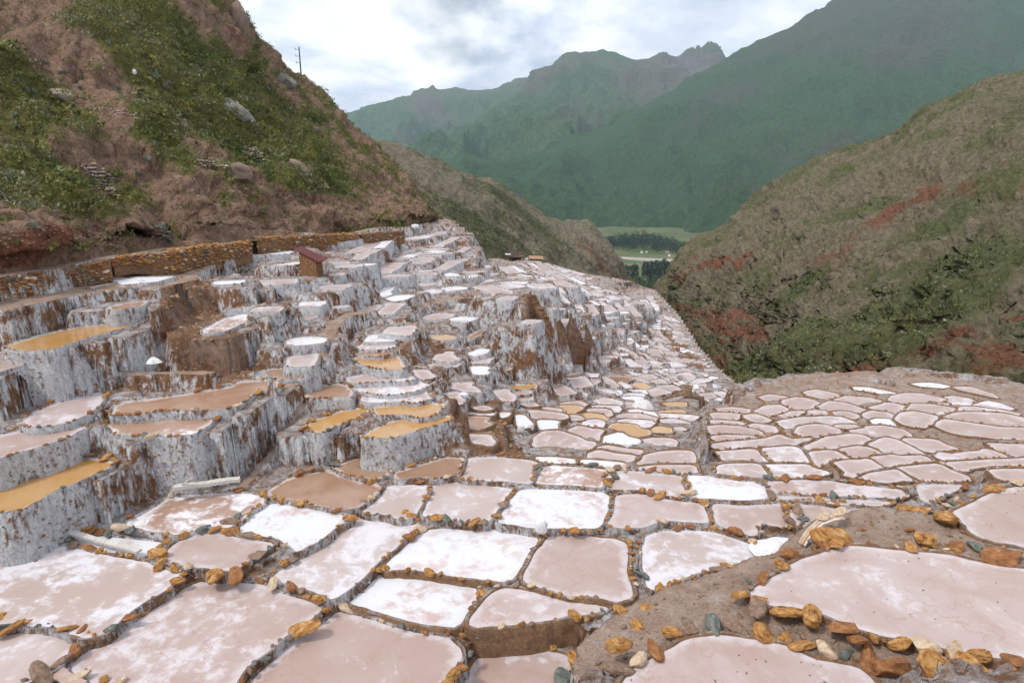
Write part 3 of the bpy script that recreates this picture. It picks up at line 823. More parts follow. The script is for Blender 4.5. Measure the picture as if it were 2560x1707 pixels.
STEP = {'terraced slope': 0.42, 'far terraces': 0.5, 'ravine edge': 0.45, 'far fan': 0.6, 'upper left': 0.3}
pans = []
def add_pan(zone, code, px, z=None, traced=True):
    c = px.mean(0)
    if z is None:
        z = at(c[0], c[1], float(depth(c[0], c[1])))[2] / S
        if zone == 'right plateau':
            z = float(np.interp(c[1], [950, 985, 1020, 1050, 1100, 1140, 1200], [-9.5, -9.3, -9.0, -8.8, -8.55, -8.4, -8.15])) + 0.05 * math.sin(c[0] * 0.7)
        st = STEP.get(zone.strip())
        if st: st = st * (1 if z > -12 else 1.5); z = (math.floor(z / st) + 0.5) * st
    z += ((len(pans) * 37) % 11 - 5) * 0.003          # no two neighbours exactly level
    W = np.array([at_z(x, y, z) for x, y in px])[:, :2]
    if area2(W) < 0: W = W[::-1]
    cen = W.mean(0); dist = math.hypot(*cen)
    if dist < 34: W = resample(chaikin(W, 2 if c[1] > 1180 else 1), max(0.13, dist * 0.0042), 10)
    else: W = subdiv(W, max(0.25, dist * 0.008))
    W = W + normals2(W) * (0.05 if 'plateau' in zone else 0.08 if zone == 'valley bottom' else 0.05 if dist < 30 else min(0.3, 0.0055 * dist))
    if dist < 70:
        w = fbm(np.c_[W * 0.9, np.full(len(W), z * 3.1)], 3, 5)[:, None] * min(0.12, math.sqrt(abs(area2(W))) * 0.05)
        W = W + normals2(W) * w
    p = dict(zone=zone.strip(), code=code, poly=W, z=z * S, px=px, c=c, dist=dist, traced=traced, area=abs(area2(W)))
    p['pxw'] = px[:, 0].max() - px[:, 0].min(); p['pxh'] = px[:, 1].max() - px[:, 1].min()
    pans.append(p); return p
for zone, (ox, oy, sc, txt) in PANS.items():
    for line in txt.strip().splitlines():
        head, *nums = line.replace(',', ' ').split()
        code, _, zz = head.partition(':')
        a = np.array(list(map(float, nums))).reshape(-1, 2) / sc + np.array([ox, oy])
        add_pan(zone, code, a, float(zz) if zz else None)
BIG = 1e9
Hf = np.full((NV, NU), BIG)              # lowest pan level over each cell
busy = np.zeros((NV, NU), bool)
def stamp(p, grow=0.0):
    poly = p['poly'] + normals2(p['poly']) * grow
    r = cells_in(poly)
    if r is None: return None
    return r
for p in pans:
    r = stamp(p, 0.1)
    if r: Hf[r[0]] = np.where(r[1], np.minimum(Hf[r[0]], p['z']), Hf[r[0]])
    r = stamp(p, 0.35)
    if r: busy[r[0]] |= r[1]
# further small pans between the sketched ones, laid along the contours
FILL = [
 ('far fan', [(1290,652),(1330,650),(1470,698),(1500,745),(1430,735),(1330,690)], 170, (26, 44), (3.0, 4.6), 'LPWP'),
 ('terraced slope', [(900,625),(1060,575),(1110,565),(1200,615),(1270,660),(1320,700),(1250,760),(1100,745),(905,760)], 130, (26, 60), (5, 9), 'PLWP'),
 ('terraced slope', [(1060,775),(1190,760),(1250,790),(1450,820),(1440,870),(1300,900),(1120,900),(1060,850)], 60, (34, 64), (7, 12), 'PLTW'),
 ('ravine edge', [(1470,760),(1640,760),(1700,840),(1770,930),(1850,1000),(1780,1000),(1640,950),(1480,860)], 330, (14, 30), (4, 8), 'PPLW'),
 ('far terraces', [(1330,690),(1430,715),(1560,745),(1640,790),(1620,840),(1450,820),(1380,770)], 150, (16, 32), (3, 5), 'PLWL'),
 ('valley bottom', [(1180,860),(1480,880),(1640,960),(1600,1000),(1350,960),(1180,930)], 60, (24, 44), (7, 12), 'PLOP'),
 ('upper left', [(520,660),(880,600),(900,640),(890,760),(700,760),(560,720)], 60, (36, 70), (6, 10), 'PLWP'),
]
NOFILL = [[(1270,722),(1345,718),(1400,800),(1330,800)], [(1040,800),(1170,780),(1240,860),(1100,850)]]
def in_poly(x, y, poly):
    ins = False; j = len(poly) - 1
    for i in range(len(poly)):
        (xi, yi), (xj, yj) = poly[i], poly[j]
        if (yi > y) != (yj > y) and x < (xj - xi) * (y - yi) / (yj - yi) + xi: ins = not ins
        j = i
    return ins
fr = random.Random(5)
XS, YS = np.arange(860, 1880, 4.0), np.arange(560, 1024, 2.0)
_D = depth(XS[None, :].repeat(len(YS), 0).ravel(), YS[:, None].repeat(len(XS), 1).ravel()).reshape(len(YS), len(XS))
ZP = _D * (-SP - (YS[:, None] - CY) / F_PX * CP)
def z_at(x, y):
    i = int(np.clip((y - YS[0]) / 2, 0, len(YS) - 1)); j = int(np.clip((x - XS[0]) / 4, 0, len(XS) - 1)); return ZP[i, j]
def y_on(x, y, z, win=26):
    """photo row near y where the lie of the land crosses the level z"""
    j = int(np.clip((x - XS[0]) / 4, 0, len(XS) - 1)); i0 = int(np.clip((y - win - YS[0]) / 2, 0, len(YS) - 1)); i1 = int(np.clip((y + win - YS[0]) / 2, 0, len(YS) - 1))
    if i1 <= i0: return None
    d = np.abs(ZP[i0:i1 + 1, j] - z); k = int(d.argmin()); return None if d[k] > 0.2 else YS[i0 + k]
def add_world_pan(zone, code, W, z):
    z += ((len(pans) * 37) % 11 - 5) * 0.005
    if area2(W) < 0: W = W[::-1]
    dist = math.hypot(*W.mean(0)); W = subdiv(W, max(0.25, dist * 0.008))
    q = project(np.c_[W, np.full(len(W), z)]); px = np.stack([q[0], q[1]], 1)
    p = dict(zone=zone, code=code, poly=W, z=z, px=px, c=px.mean(0), dist=dist, traced=False, area=abs(area2(W)))
    p['pxw'] = px[:, 0].max() - px[:, 0].min(); p['pxh'] = px[:, 1].max() - px[:, 1].min(); return p
for zone, reg, count, (w0, w1), (h0, h1), codes in FILL:
    xs = [q[0] for q in reg]; ys = [q[1] for q in reg]; made = tries = 0
    st = STEP.get(zone, 0.3)
    while made < count and tries < count * 14:
        tries += 1
        x, y = fr.uniform(min(xs), max(xs)), fr.uniform(min(ys), max(ys))
        if not in_poly(x, y, reg): continue
        z = z_at(x, y); sq = st * (1 if z > -12 else 1.5); z = (math.floor(z / sq) + 0.5) * sq
        run = fr.randrange(2, 8); code = codes[fr.randrange(len(codes))]; side = 1 if fr.random() < 0.5 else -1
        depth_m = fr.uniform(1.0, 2.1) * (1.0 if zone != 'far fan' else 1.5)
        for _ in range(run):
            if not in_poly(x, y, reg) or any(in_poly(x, y, q) for q in NOFILL): break
            yy = y_on(x, y, z)
            if yy is None: break
            w = fr.uniform(w0, w1) * 0.9; y2 = y_on(x + side * w, yy, z)
            if y2 is None: break
            A, B = at_z(x, yy, z)[:2], at_z(x + side * w, y2, z)[:2]; t = B - A; L = np.linalg.norm(t)
            if not 0.8 < L < 14: break
            t /= L; n = np.array([-t[1], t[0]]); n = n if n[1] > 0 else -n
            ok = False
            for f in (1.0, 0.65, 0.42):
                dm = depth_m * f
                W = np.array([A + t * 0.08, (A + B) / 2 - n * 0.06 * L * fr.uniform(-.5, 1), B - t * 0.08, B - t * 0.08 + n * dm * fr.uniform(.85, 1.1), A + t * 0.08 + n * dm * fr.uniform(.85, 1.1)])
                p = add_world_pan(zone, code, W, z * S); r = cells_in(p['poly'])
                if r is None or not r[1].any() or p['dist'] > 300: continue
                if not (busy[r[0]] & r[1]).any(): ok = True; break
            if not ok: break
            pans.append(p); Hf[r[0]] = np.where(r[1], np.minimum(Hf[r[0]], p['z']), Hf[r[0]])
            r = cells_in(p['poly'] + normals2(p['poly']) * 0.10)
            if r: busy[r[0]] |= r[1]
            made += 1; x, y = x + side * (w + 0.6), y2
            if fr.random() < 0.3: code = codes[fr.randrange(len(codes))]
print('pans', len(pans))
# neighbours on one level grow towards each other until only a rim is left between them
from mathutils.kdtree import KDTree
_all = [(k, i) for k, p in enumerate(pans) for i in range(len(p['poly']))]
kd = KDTree(len(_all))
for n_, (k, i) in enumerate(_all): kd.insert((*pans[k]['poly'][i], 0), n_)
kd.balance(); _new = []
for k, p in enumerate(pans):
    Q, N = p['poly'], normals2(p['poly']); mv = np.zeros(len(Q)); R = 0.9 if p['dist'] < 26 else 1.6 if p['dist'] < 60 else 2.2
    lim = 0.12 * S if p['dist'] < 30 else 0.32; gap = 0.21 if p['dist'] < 27 else 0.20 if p['dist'] < 60 else 0.10; cap_ = 0.10 if p['c'][1] > 1130 and p['zone'] != 'right plateau' else 0.55 if p['dist'] < 60 else 0.9
    for i, q in enumerate(Q):
        best = None
        for co, n_, d in kd.find_range((q[0], q[1], 0), R):
            k2 = _all[n_][0]
            if k2 == k: continue
            v = np.array([co[0] - q[0], co[1] - q[1]])
            if v @ N[i] > 0.25 * d and (best is None or d < best[0]): best = (d, abs(pans[k2]['z'] - p['z']))
        if best is None: mv[i] = cap_ * 0.25 if p['zone'] in ('right plateau', 'valley bottom') else 0
        elif best[1] < lim: mv[i] = min(cap_, max(0, (best[0] - gap) / 2))
    mv = (mv + 0.5 * np.roll(mv, 1) + 0.5 * np.roll(mv, -1)) / 2
    _new.append(Q + N * mv[:, None])
for p, q in zip(pans, _new): p['poly'] = q; p['area'] = abs(area2(q))
Hf[:] = BIG
for p in pans:
    r = cells_in(p['poly'] + normals2(p['poly']) * (0.1 if p['dist'] < 80 else 0.0))
    if r: Hf[r[0]] = np.where(r[1], np.minimum(Hf[r[0]], p['z']), Hf[r[0]])
# heights of the open ground between the pans
known = Hf < BIG / 2
Hpan = Hf.copy()
def minfilt(H, n, cross=False):
    for _ in range(n):
        if cross:
            R = H.copy(); R[1:] = np.minimum(R[1:], H[:-1]); R[:-1] = np.minimum(R[:-1], H[1:]); R[:, 1:] = np.minimum(R[:, 1:], H[:, :-1]); R[:, :-1] = np.minimum(R[:, :-1], H[:, 1:]); H = R; continue
        Q = H.copy()
        Q[1:] = np.minimum(Q[1:], H[:-1]); Q[:-1] = np.minimum(Q[:-1], H[1:])
        R = Q.copy()
        R[:, 1:] = np.minimum(R[:, 1:], Q[:, :-1]); R[:, :-1] = np.minimum(R[:, :-1], Q[:, 1:])
        H = R
    return H
SLOPES = [[(400,720),(520,700),(560,760),(600,850),(700,905),(640,925),(470,925),(400,800)], [(1290,728),(1345,722),(1395,795),(1335,795)],
          [(1060,835),(1120,880),(1150,930),(1090,900)], [(1010,820),(1050,850),(1020,900),(980,850)], [(1390,880),(1480,900),(1470,930),(1380,905)],
          [(1100,990),(1250,1000),(1330,1140),(1180,1130)], [(1650,830),(1700,850),(1760,930),(1720,930)], [(1690,960),(1780,985),(1760,1010),(1660,1000)]]
for sl in SLOPES:
    xs = [q[0] for q in sl]; ys = [q[1] for q in sl]
    for py in np.arange(min(ys), max(ys), 3):
        for px in np.arange(min(xs), max(xs), 4):
            if in_poly(px, py, sl):
                P = at(px, py, float(depth(px, py))); u, v = uv_of(P[0], P[1]); u, v = int(round(u)), int(round(v))
                if 1 <= u < NU - 1 and 1 <= v < NV - 1: Hf[v - 1:v + 2, u - 1:u + 2] = np.minimum(Hf[v - 1:v + 2, u - 1:u + 2], P[2])
G0 = Hf.copy()
for _ in range(12): G0 = np.where(GY > 26, minfilt(G0, 1, _ % 2), minfilt(minfilt(G0, 1, True), 1, _ % 3 > 0) if _ < 8 else G0)
kn = G0 < BIG / 2
def put(pt, z=None, r=1):
    u, v = uv_of(pt[0], pt[1]); u, v = int(round(u)), int(round(v))
    if 0 <= u < NU and 0 <= v < NV:
        s = (slice(max(0, v - r), v + r + 1), slice(max(0, u - r), u + r + 1))
        if not kn[s].any(): G0[s] = pt[2] if z is None else z; kn[s] = True
EDGE_R = [(1290,645,85),(1450,700,122),(1640,748,120),(1680,800,98),(1720,850,78),(1770,915,56),(1810,960,46),(1850,1000,38),(1870,985,36),(1900,962,34),(2000,950,34.5),(2100,945,35),(2250,945,35),(2400,955,33),(2560,985,29.5)]
for x, y, d in EDGE_R:
    P = at(x, y, d)
    for k, (dx_, dy_, dz_) in enumerate(((1.5, 1.0, -1.2), (3.5, 2.5, -4.2), (7, 6, -9), (14, 14, -14), (26, 30, -18))):
        sc_ = 1.0 if d < 60 else d / 60.0
        put((P[0] + dx_ * sc_ * (0.25 if x > 1890 else 1.0), P[1] + dy_ * sc_ * (1.2 if x > 1890 else 0.3), P[2] + dz_ * sc_))
for py in range(600, 1720, 26):
    for px in range(-60, 2640, 36):
        lim = np.interp(px, [0, 300, 600, 850, 1100, 1290, 1450, 1640, 1740, 1850, 1900, 2560], [730, 680, 640, 625, 600, 665, 712, 765, 890, 1000, 990, 1010])
        if py > lim:
            P = at(px, py, float(depth(px, py))); put((P[0], P[1], P[2] - 0.25 - 0.006 * P[1]), r=0)
for x, y, z in ((-30, 12, -6 * S), (-12, 6, -8.8 * S), (12, 6, -8.4 * S), (0, 6, -9 * S), (-40, 34, -3.4 * S), (-60, 60, -3 * S), (-40, 100, -3 * S), (-30, 170, -5 * S), (-20, 250, -12 * S)):
    put((x, y, z), r=3)
def pushpull(H, k):
    levels = [(np.where(k, H, 0.0), k.astype(float))]
    while min(levels[-1][0].shape) > 2:
        h, w = levels[-1]; hh, ww = (h.shape[0] + 1) // 2 * 2, (h.shape[1] + 1) // 2 * 2
        hp = np.zeros((hh, ww)); wp = np.zeros((hh, ww)); hp[:h.shape[0], :h.shape[1]] = h * w; wp[:h.shape[0], :h.shape[1]] = w
        hs = hp.reshape(hh // 2, 2, ww // 2, 2).sum((1, 3)); ws = wp.reshape(hh // 2, 2, ww // 2, 2).sum((1, 3))
        levels.append((np.where(ws > 0, hs / np.maximum(ws, 1e-9), 0), np.minimum(ws, 1.0)))
    cur = levels[-1][0]
    for h, w in levels[-2::-1]:
        up = np.repeat(np.repeat(cur, 2, 0), 2, 1)[:h.shape[0], :h.shape[1]]
        q = np.pad(up, 1, mode='edge'); up = (q[1:-1, 1:-1] * 2 + q[:-2, 1:-1] + q[2:, 1:-1] + q[1:-1, :-2] + q[1:-1, 2:]) / 6
        cur = np.where(w > 0, h, up)
    return cur
G = pushpull(G0, kn)
# every pan stands on a shelf that runs on sideways and uphill to its neighbours
Cn = np.array([[*p['poly'].mean(0), p['z']] for p in pans])
shelf = np.full((NV, NU), -BIG)
for k, p in enumerate(pans):
    d2 = ((Cn[:, :2] - Cn[k, :2]) ** 2).sum(1); nb = np.argsort(d2)[:14]
    A_ = np.c_[Cn[nb, :2] - Cn[k, :2], np.ones(len(nb))]; g, *_ = np.linalg.lstsq(A_, Cn[nb, 2], rcond=None)
    gl = math.hypot(g[0], g[1]); dn = -g[:2] / max(gl, 1e-6)
    dn = dn * min(1, gl * 6) + np.array([0.15, -0.6]); dn /= np.linalg.norm(dn)
    N = normals2(p['poly']); c_ = N @ dn
    gr = (0.10 if p['dist'] < 26 else 0.0) + min(3.2, 0.045 * p['dist']) * (1.0 - np.clip((c_ - 0.10) / 0.45, 0, 1)) * (0.35 if p['zone'] in ('right plateau', 'near right') else 1.0)
    r = cells_in(p['poly'] + N * gr[:, None])
    if r: shelf[r[0]] = np.where(r[1], np.maximum(shelf[r[0]], p['z'] - 0.03), shelf[r[0]])
    p['dn'] = dn
slope_mask = np.zeros((NV, NU), bool)
SHELF = (shelf > -BIG / 2) & ~known
G = np.where(SHELF, np.maximum(G, shelf), G)
# steep talus against every wall: the ground rises towards each pan that stands above it
T_ = np.where(known, np.where(known, Hpan, 0), G); cu = GY * (U1 - U0) / NU; cv = GY * (V1 - V0) / NV
for k in range(9):
    kk = 4.0 if k < 4 else 2.2
    M = T_.copy()
    M[:, 1:] = np.maximum(M[:, 1:], (T_ - cu * kk)[:, :-1]); M[:, :-1] = np.maximum(M[:, :-1], (T_ - cu * kk)[:, 1:])
    M[1:] = np.maximum(M[1:], (T_ - cv * kk)[:-1]); M[:-1] = np.maximum(M[:-1], (T_ - cv * kk)[1:])
    T_ = np.where(known, T_, M)
_c = np.pad(np.where(known, Hpan, G), 3, mode='edge'); _hi = np.minimum(np.maximum(_c[3:-3, :-6], G), np.maximum(_c[3:-3, 6:], G)); _hi = np.where(np.abs(_c[3:-3, :-6] - _c[3:-3, 6:]) < 0.25, _hi, G)
G = np.where(known, G, np.maximum(G, _hi - 0.06))
TAL = (GY > 24) & ~known
G = np.where(TAL, np.maximum(G, np.where(TAL, T_ - 0.10, -BIG)), G)
earthy = np.zeros((NV, NU))
for sl in SLOPES:
    P = np.array([at(x, y, float(depth(x, y))) for x, y in sl]); r = cells_in(P[:, :2])
    if r: earthy[r[0]] = np.where(r[1], 1.0, earthy[r[0]])
soft = G.copy()
for _ in range(1):
    q = np.pad(soft, 1, mode='edge'); sm = (q[1:-1, 1:-1] * 2 + q[:-2, 1:-1] + q[2:, 1:-1] + q[1:-1, :-2] + q[1:-1, 2:]) / 6
    soft = np.where(kn | SHELF, soft * 0.6 + sm * 0.4, sm)
G = soft
near_pan = minfilt(np.where(known, 0.0, 1.0), 5) < 0.5
rough_amp = np.where(near_pan, 0.02, 0.10) * np.clip(GY / 20, 0.6, 3)
P3 = np.stack([GX, GY, G * 0.7], -1)
G = G + fbm(P3 * 0.9, 5, 3, gain=0.6) * rough_amp * 1.6 + np.where(near_pan, 0, 1) * fbm(P3 * 0.22, 3, 8, ridged=True) * 0.25
G = np.where(known, np.minimum(G, np.where(known, Hpan, 0) - 0.12), G)
_ln = minfilt(Hpan, 4); _flat = _ln < BIG / 2
G = np.where(known & _flat & (_ln > np.where(known, Hpan, 0) - 0.35), np.where(known, Hpan, 0) - 0.14, G)
G = np.where(~known & _flat, np.maximum(G, np.where(_flat, _ln, 0) - 0.10), G)
# level paths, ledges and ribbons of earth laid over the raster
pathmask = np.zeros((NV, NU))
def level(pts):
    a = np.array([at_z(x, y, z) for x, y, z in pts]); r = cells_in(a[:, :2])
    if r is None: return
    X, Y = GX[r[0]], GY[r[0]]; d = (X[..., None] - a[:, 0]) ** 2 + (Y[..., None] - a[:, 1]) ** 2
    w = 1 / (d + 0.05) ** 1.5; h = (w * a[:, 2]).sum(-1) / w.sum(-1)
    ok = r[1] & ~known[r[0]]
    G[r[0]] = np.where(ok, h + fbm(np.stack([X, Y, 0 * X], -1) * 1.3, 3, 12) * 0.03, G[r[0]]); pathmask[r[0]] = np.where(ok, 1, pathmask[r[0]])
def ribbon(pts, width, lift=0.0, mask=1.0):
    q = [at_z(p[0], p[1], p[2]) if len(p) > 2 else at(p[0], p[1], float(depth(p[0], p[1]))) for p in pts]
    q = resample_open(np.array(q), 0.25)
    for x, y, z in q:
        u, v = uv_of(x, y); ru = int(width / y / (U1 - U0) * NU) + 1; rv = int(width / y / (V1 - V0) * NV) + 1; u, v = int(round(u)), int(round(v))
        sl = (slice(max(0, v - rv), v + rv + 1), slice(max(0, u - ru), u + ru + 1))
        d = np.hypot(GX[sl] - x, GY[sl] - y)
        ok = (d < width) & ~known[sl]
        G[sl] = np.where(ok, z + lift + 0.10 * vnoise(np.array([[x * 1.1, y * 1.1, 0.0]]), 5)[0], G[sl]); pathmask[sl] = np.where(ok, mask, pathmask[sl])
def resample_open(p, ds):
    L = np.concatenate([[0], np.cumsum(np.linalg.norm(p[1:] - p[:-1], axis=1))]); t = np.arange(0, L[-1], ds)
    return np.stack([np.interp(t, L, p[:, k]) for k in range(3)], 1)
_pl = np.array([at_z(x, y, z) for x, y, z in ((1770,1200,-8.15),(1790,1020,-9.0),(1880,985,-9.3),(1960,958,-9.5),(2250,940,-9.6),(2560,975,-9.4),(2700,1010,-9.2),(2700,1200,-8.1))])
_r = cells_in(_pl[:, :2]); pathmask[_r[0]] = np.where(_r[1], 0.75, 0)
for lv in LEVELS: level(lv)
for rb in RIBBONS: ribbon(*rb)
def ground_h(x, y):
    u, v = uv_of(x, y); u = np.clip(u, 0, NU - 1.001); v = np.clip(v, 0, NV - 1.001)
    i, j = v.astype(int), u.astype(int); a, b = v - i, u - j
    return (G[i, j] * (1 - a) * (1 - b) + G[i + 1, j] * a * (1 - b) + G[i, j + 1] * (1 - a) * b + G[i + 1, j + 1] * a * b)
GROUND_MAT = mat_wall('terrace_earth', 0.105, earth=(0.27, 0.135, 0.065), earth2=(0.125, 0.06, 0.032), salt=(0.66, 0.66, 0.68), pepper=0.6, streak=3.0, ground=True)
_px, _py, _d = project(np.stack([GX, GY, G], -1))
_lim = np.interp(_px, [0, 980, 1040, 1130, 1200, 1290, 1450, 1560, 1640, 1700, 1750, 1800, 1850, 1890, 2000, 2250, 2560], [0, 480, 552, 560, 606, 640, 695, 712, 738, 800, 880, 935, 975, 955, 938, 930, 960])
_keep = (_py > _lim - 14) | (GY < 24)
_gf = grid_faces(NV, NU); _gf = _gf[_keep.ravel()[_gf].all(1)]
ground = link('terrace_ground', np_mesh('terrace_ground', np.stack([GX, GY, G], -1).reshape(-1, 3), _gf, GROUND_MAT, attrs={'path': pathmask, 'earthy': earthy}))
tag(ground, kind='structure')

# rough ground carrying on outside the frame
_sx, _sy = np.meshgrid(np.linspace(-150, 190, 120), np.linspace(-70, 33, 50))
_sz = -13.2 + fbm(np.stack([_sx * 0.05, _sy * 0.05, _sx * 0], -1), 4, 61) * 1.6 - 0.0 * _sx + np.maximum(0, _sx - 22) * 0.02 + np.maximum(0, -_sx - 26) * 0.30
tag(link('surrounding_ground', np_mesh('surrounding_ground', np.stack([_sx, _sy, _sz], -1).reshape(-1, 3), grid_faces(50, 120), GROUND_MAT)), kind='structure')
# clods of earth lying over the bare slopes and the ground between the pans
def clods():
    r = np.random.default_rng(4); sl = np.hypot(np.gradient(G, axis=0) / np.gradient(GY, axis=0), 0)
    w = ((~known) & _keep & (_px > -50) & (_px < 2610) & (_py < 1760)).astype(float) * GY ** 0.55 * (1 + 5 * earthy) * (1 - 0.6 * pathmask)
    i = r.choice(NU * NV, 15000, p=(w / w.sum()).ravel()); P = np.stack([GX.ravel()[i], GY.ravel()[i], G.ravel()[i]], -1) + r.normal(0, 0.04, (15000, 3)) * [1, 1, 0.2]
    s = (0.02 + 0.0016 * P[:, 1]) * r.uniform(0.4, 1.7, 15000)
    o = np.array([(1,0,0),(0,1,0),(-1,0,0),(0,-1,0),(0,0,.7),(0,0,-.7)], float); f = np.array([(0,1,4),(1,2,4),(2,3,4),(3,0,4),(1,0,5),(2,1,5),(3,2,5),(0,3,5)])
    V = (o[None] + r.normal(0, 0.25, (15000, 6, 3))) * s[:, None, None] + P[:, None]
    F = f[None] + (np.arange(15000) * 6)[:, None, None]
    o_ = link('earth_clods', np_mesh('earth_clods', V.reshape(-1, 3), F.reshape(-1, 3), mat_simple('clod_earth', [(0.3, (0.14, 0.075, 0.04)), (0.5, (0.30, 0.18, 0.10)), (0.62, (0.40, 0.27, 0.17)), (0.74, (0.60, 0.57, 0.56))], 0.9, random_obj=False), smooth=False))
    tag(o_, 'clods and small stones over the earth between the pans', 'clods', None, 'stuff')
clods()
# ================================================================ stones
def stone_mesh(seed, mat, detail=1, bank=None):
    import bmesh
    bm = bmesh.new(); bmesh.ops.create_icosphere(bm, subdivisions=detail, radius=0.5)
    r = random.Random(seed); ax = (1.0, r.uniform(0.55, 0.85), r.uniform(0.45, 0.75))
    planes = [(Vector((r.gauss(0, 1), r.gauss(0, 1), r.gauss(0, 1))).normalized(), r.uniform(0.26, 0.40)) for _ in range(9)]
    for v in bm.verts:
        for n, d in planes:
            t = v.co.dot(n)
            if t > d: v.co -= n * (t - d)
        v.co = Vector((v.co.x * ax[0], v.co.y * ax[1], v.co.z * ax[2])) * (1 + r.uniform(-0.07, 0.07))
    me = bpy.data.meshes.new('stone'); bm.to_mesh(me); bm.free(); me.materials.append(mat)
    return me
STONES = [[stone_mesh(100 * m + k, STONE_MATS[m], 2) for k in range(4)] for m in range(5)]
STONES_LO = [[stone_mesh(100 * m + k + 50, STONE_MATS[m], 1) for k in range(3)] for m in range(5)]
def rock_mesh(seed, mat):
    import bmesh
    bm = bmesh.new(); bmesh.ops.create_icosphere(bm, subdivisions=3, radius=0.62); r = random.Random(seed)
    co = np.array([v.co for v in bm.verts])
    for _ in range(11):
        n = np.array([r.gauss(0, 1), r.gauss(0, 1), r.gauss(0, 1.3)]); n /= np.linalg.norm(n); d = r.uniform(0.30, 0.50); t = co @ n
        co -= np.outer(np.maximum(0, t - d) * 0.96, n)
    lay = fbm(co * np.array([1.5, 1.5, 7.0]) + seed, 3, seed, ridged=True); co *= (1 + 0.055 * lay + 0.05 * fbm(co * 4 + seed, 3, 7))[:, None]
    co *= np.array([1.12, r.uniform(0.55, 0.8), r.uniform(0.42, 0.66)])
    for v, c in zip(bm.verts, co): v.co = Vector(c)
    me = bpy.data.meshes.new('stone'); bm.to_mesh(me); bm.free(); me.materials.append(mat); return me
ROCKM = [[rock_mesh(500 + 100 * m + k, STONE_MATS[m]) for k in range(5)] for m in range(5)]
def put_stone(parent, loc, size, mi, hi=True, flat=0.8, name='stone'):
    me = (ROCKM if size > 0.3 and hi else STONES if hi else STONES_LO)[mi]; size = size * (1.22 if size > 0.3 else 1.05); me = me[rnd.randrange(len(me))]
    o = bpy.data.objects.new(name, me); COL.objects.link(o)
    o.location = Vector(loc) - (parent.location if parent is not None else Vector())
    o.rotation_euler = (rnd.uniform(-0.35, 0.35), rnd.uniform(-0.35, 0.35), rnd.uniform(0, 6.28))
    o.scale = (size * rnd.uniform(0.85, 1.25), size * rnd.uniform(0.8, 1.1), size * flat * rnd.uniform(0.85, 1.15))
    if parent is not None: o.parent = parent
    return o
def pick_stone():
    return rnd.choices(range(5), (36, 20, 14, 18, 12))[0]

# ================================================================ the salt pans
from mathutils.geometry import delaunay_2d_cdt
def seg_dist(P, poly):
    A = poly; B = np.roll(poly, -1, 0); AB = B - A
    t = np.clip(((P[:, None] - A) * AB).sum(-1) / np.maximum(1e-9, (AB ** 2).sum(-1)), 0, 1)
    return np.sqrt((((A + t[..., None] * AB) - P[:, None]) ** 2).sum(-1)).min(1)
def inside_mask(P, poly):
    ins = np.zeros(len(P), bool); n = len(poly); j = n - 1
    for i in range(n):
        xi, yi, xj, yj = poly[i, 0], poly[i, 1], poly[j, 0], poly[j, 1]
        if yi != yj: ins ^= ((yi > P[:, 1]) != (yj > P[:, 1])) & (P[:, 0] < (xj - xi) * (P[:, 1] - yi) / (yj - yi) + xi)
        j = i
    return ins
def brine_geo(poly, z, org):
    n = len(poly); size = math.sqrt(abs(area2(poly))); gs = max(0.12, size / 11)
    x0, y0 = poly.min(0); x1, y1 = poly.max(0)
    gx, gy = np.meshgrid(np.arange(x0, x1, gs), np.arange(y0, y1, gs)); Q = np.c_[gx.ravel(), gy.ravel()]
    Q = Q[inside_mask(Q, poly)]
    if len(Q):
        d = seg_dist(Q, poly); Q = Q[d > gs * 0.35]
    pts = np.vstack([poly, Q]) if len(Q) else poly
    res = delaunay_2d_cdt([Vector(p) for p in pts], [(i, (i + 1) % n) for i in range(n)], [list(range(n))], 2, 1e-6)
    V = np.array([tuple(v) for v in res[0]]); T = [f for f in res[2] if len(f) == 3]
    e = seg_dist(V, poly)
    return np.c_[V - org[:2], np.full(len(V), z - org[2])], T, e
def rim_geo(poly, z, org, w, h, batter, rows_h, seed, zone_dist):
    n = len(poly); N = normals2(poly)
    for _ in range(2): N = (N + np.roll(N, 1, 0) * 0.5 + np.roll(N, -1, 0) * 0.5)
    N /= np.maximum(1e-9, np.linalg.norm(N, axis=1))[:, None]
    nz = fbm(np.c_[poly * 1.7, np.full(n, seed)], 3, 9); nz2 = fbm(np.c_[poly * 5.0, np.full(n, seed)], 2, 4)
    hh = h * (1 + 0.5 * nz + 0.4 * nz2); ww = w * (1 + 0.35 * nz)
    rings = [(-0.03 + 0 * ww, -0.05 + 0 * hh), (0.0 * ww + 0.004, 0.0 * hh + 0.008), (0.22 * ww, 0.8 * hh), (0.5 * ww, hh), (0.8 * ww, 0.9 * hh), (ww, 0.45 * hh)]
    outer = poly + N * ww[:, None]
    gh = np.minimum(ground_h(outer[:, 0], outer[:, 1]), z - 0.02) - 0.12
    drop = np.maximum(0.1, z - gh)
    k = int(min(14, max(2, drop.max() / rows_h)))
    for r in range(1, k + 1):
        t = r / k; dz = -drop * t
        P = np.c_[outer, z + dz]
        rel = fbm(P * np.array([2.2, 2.2, 0.8]), 4, 21) * 0.10 * min(1, 0.4 + zone_dist / 40) if zone_dist < 90 else np.zeros(n)
        rings.append((ww + batter * drop * t + rel * np.minimum(1, drop * t * 2.5), dz))
    V = []
    for off, dz in rings:
        q = poly + N * np.asarray(off).reshape(-1, 1)
        V.append(np.c_[q - org[:2], z - org[2] + np.broadcast_to(dz, (n,))])
    Fc = grid_faces(len(rings), n, True)
    return np.concatenate(V), Fc[:, ::-1], N, ww, hh, drop
EARTHY = {'right plateau', 'near right', 'front centre'}
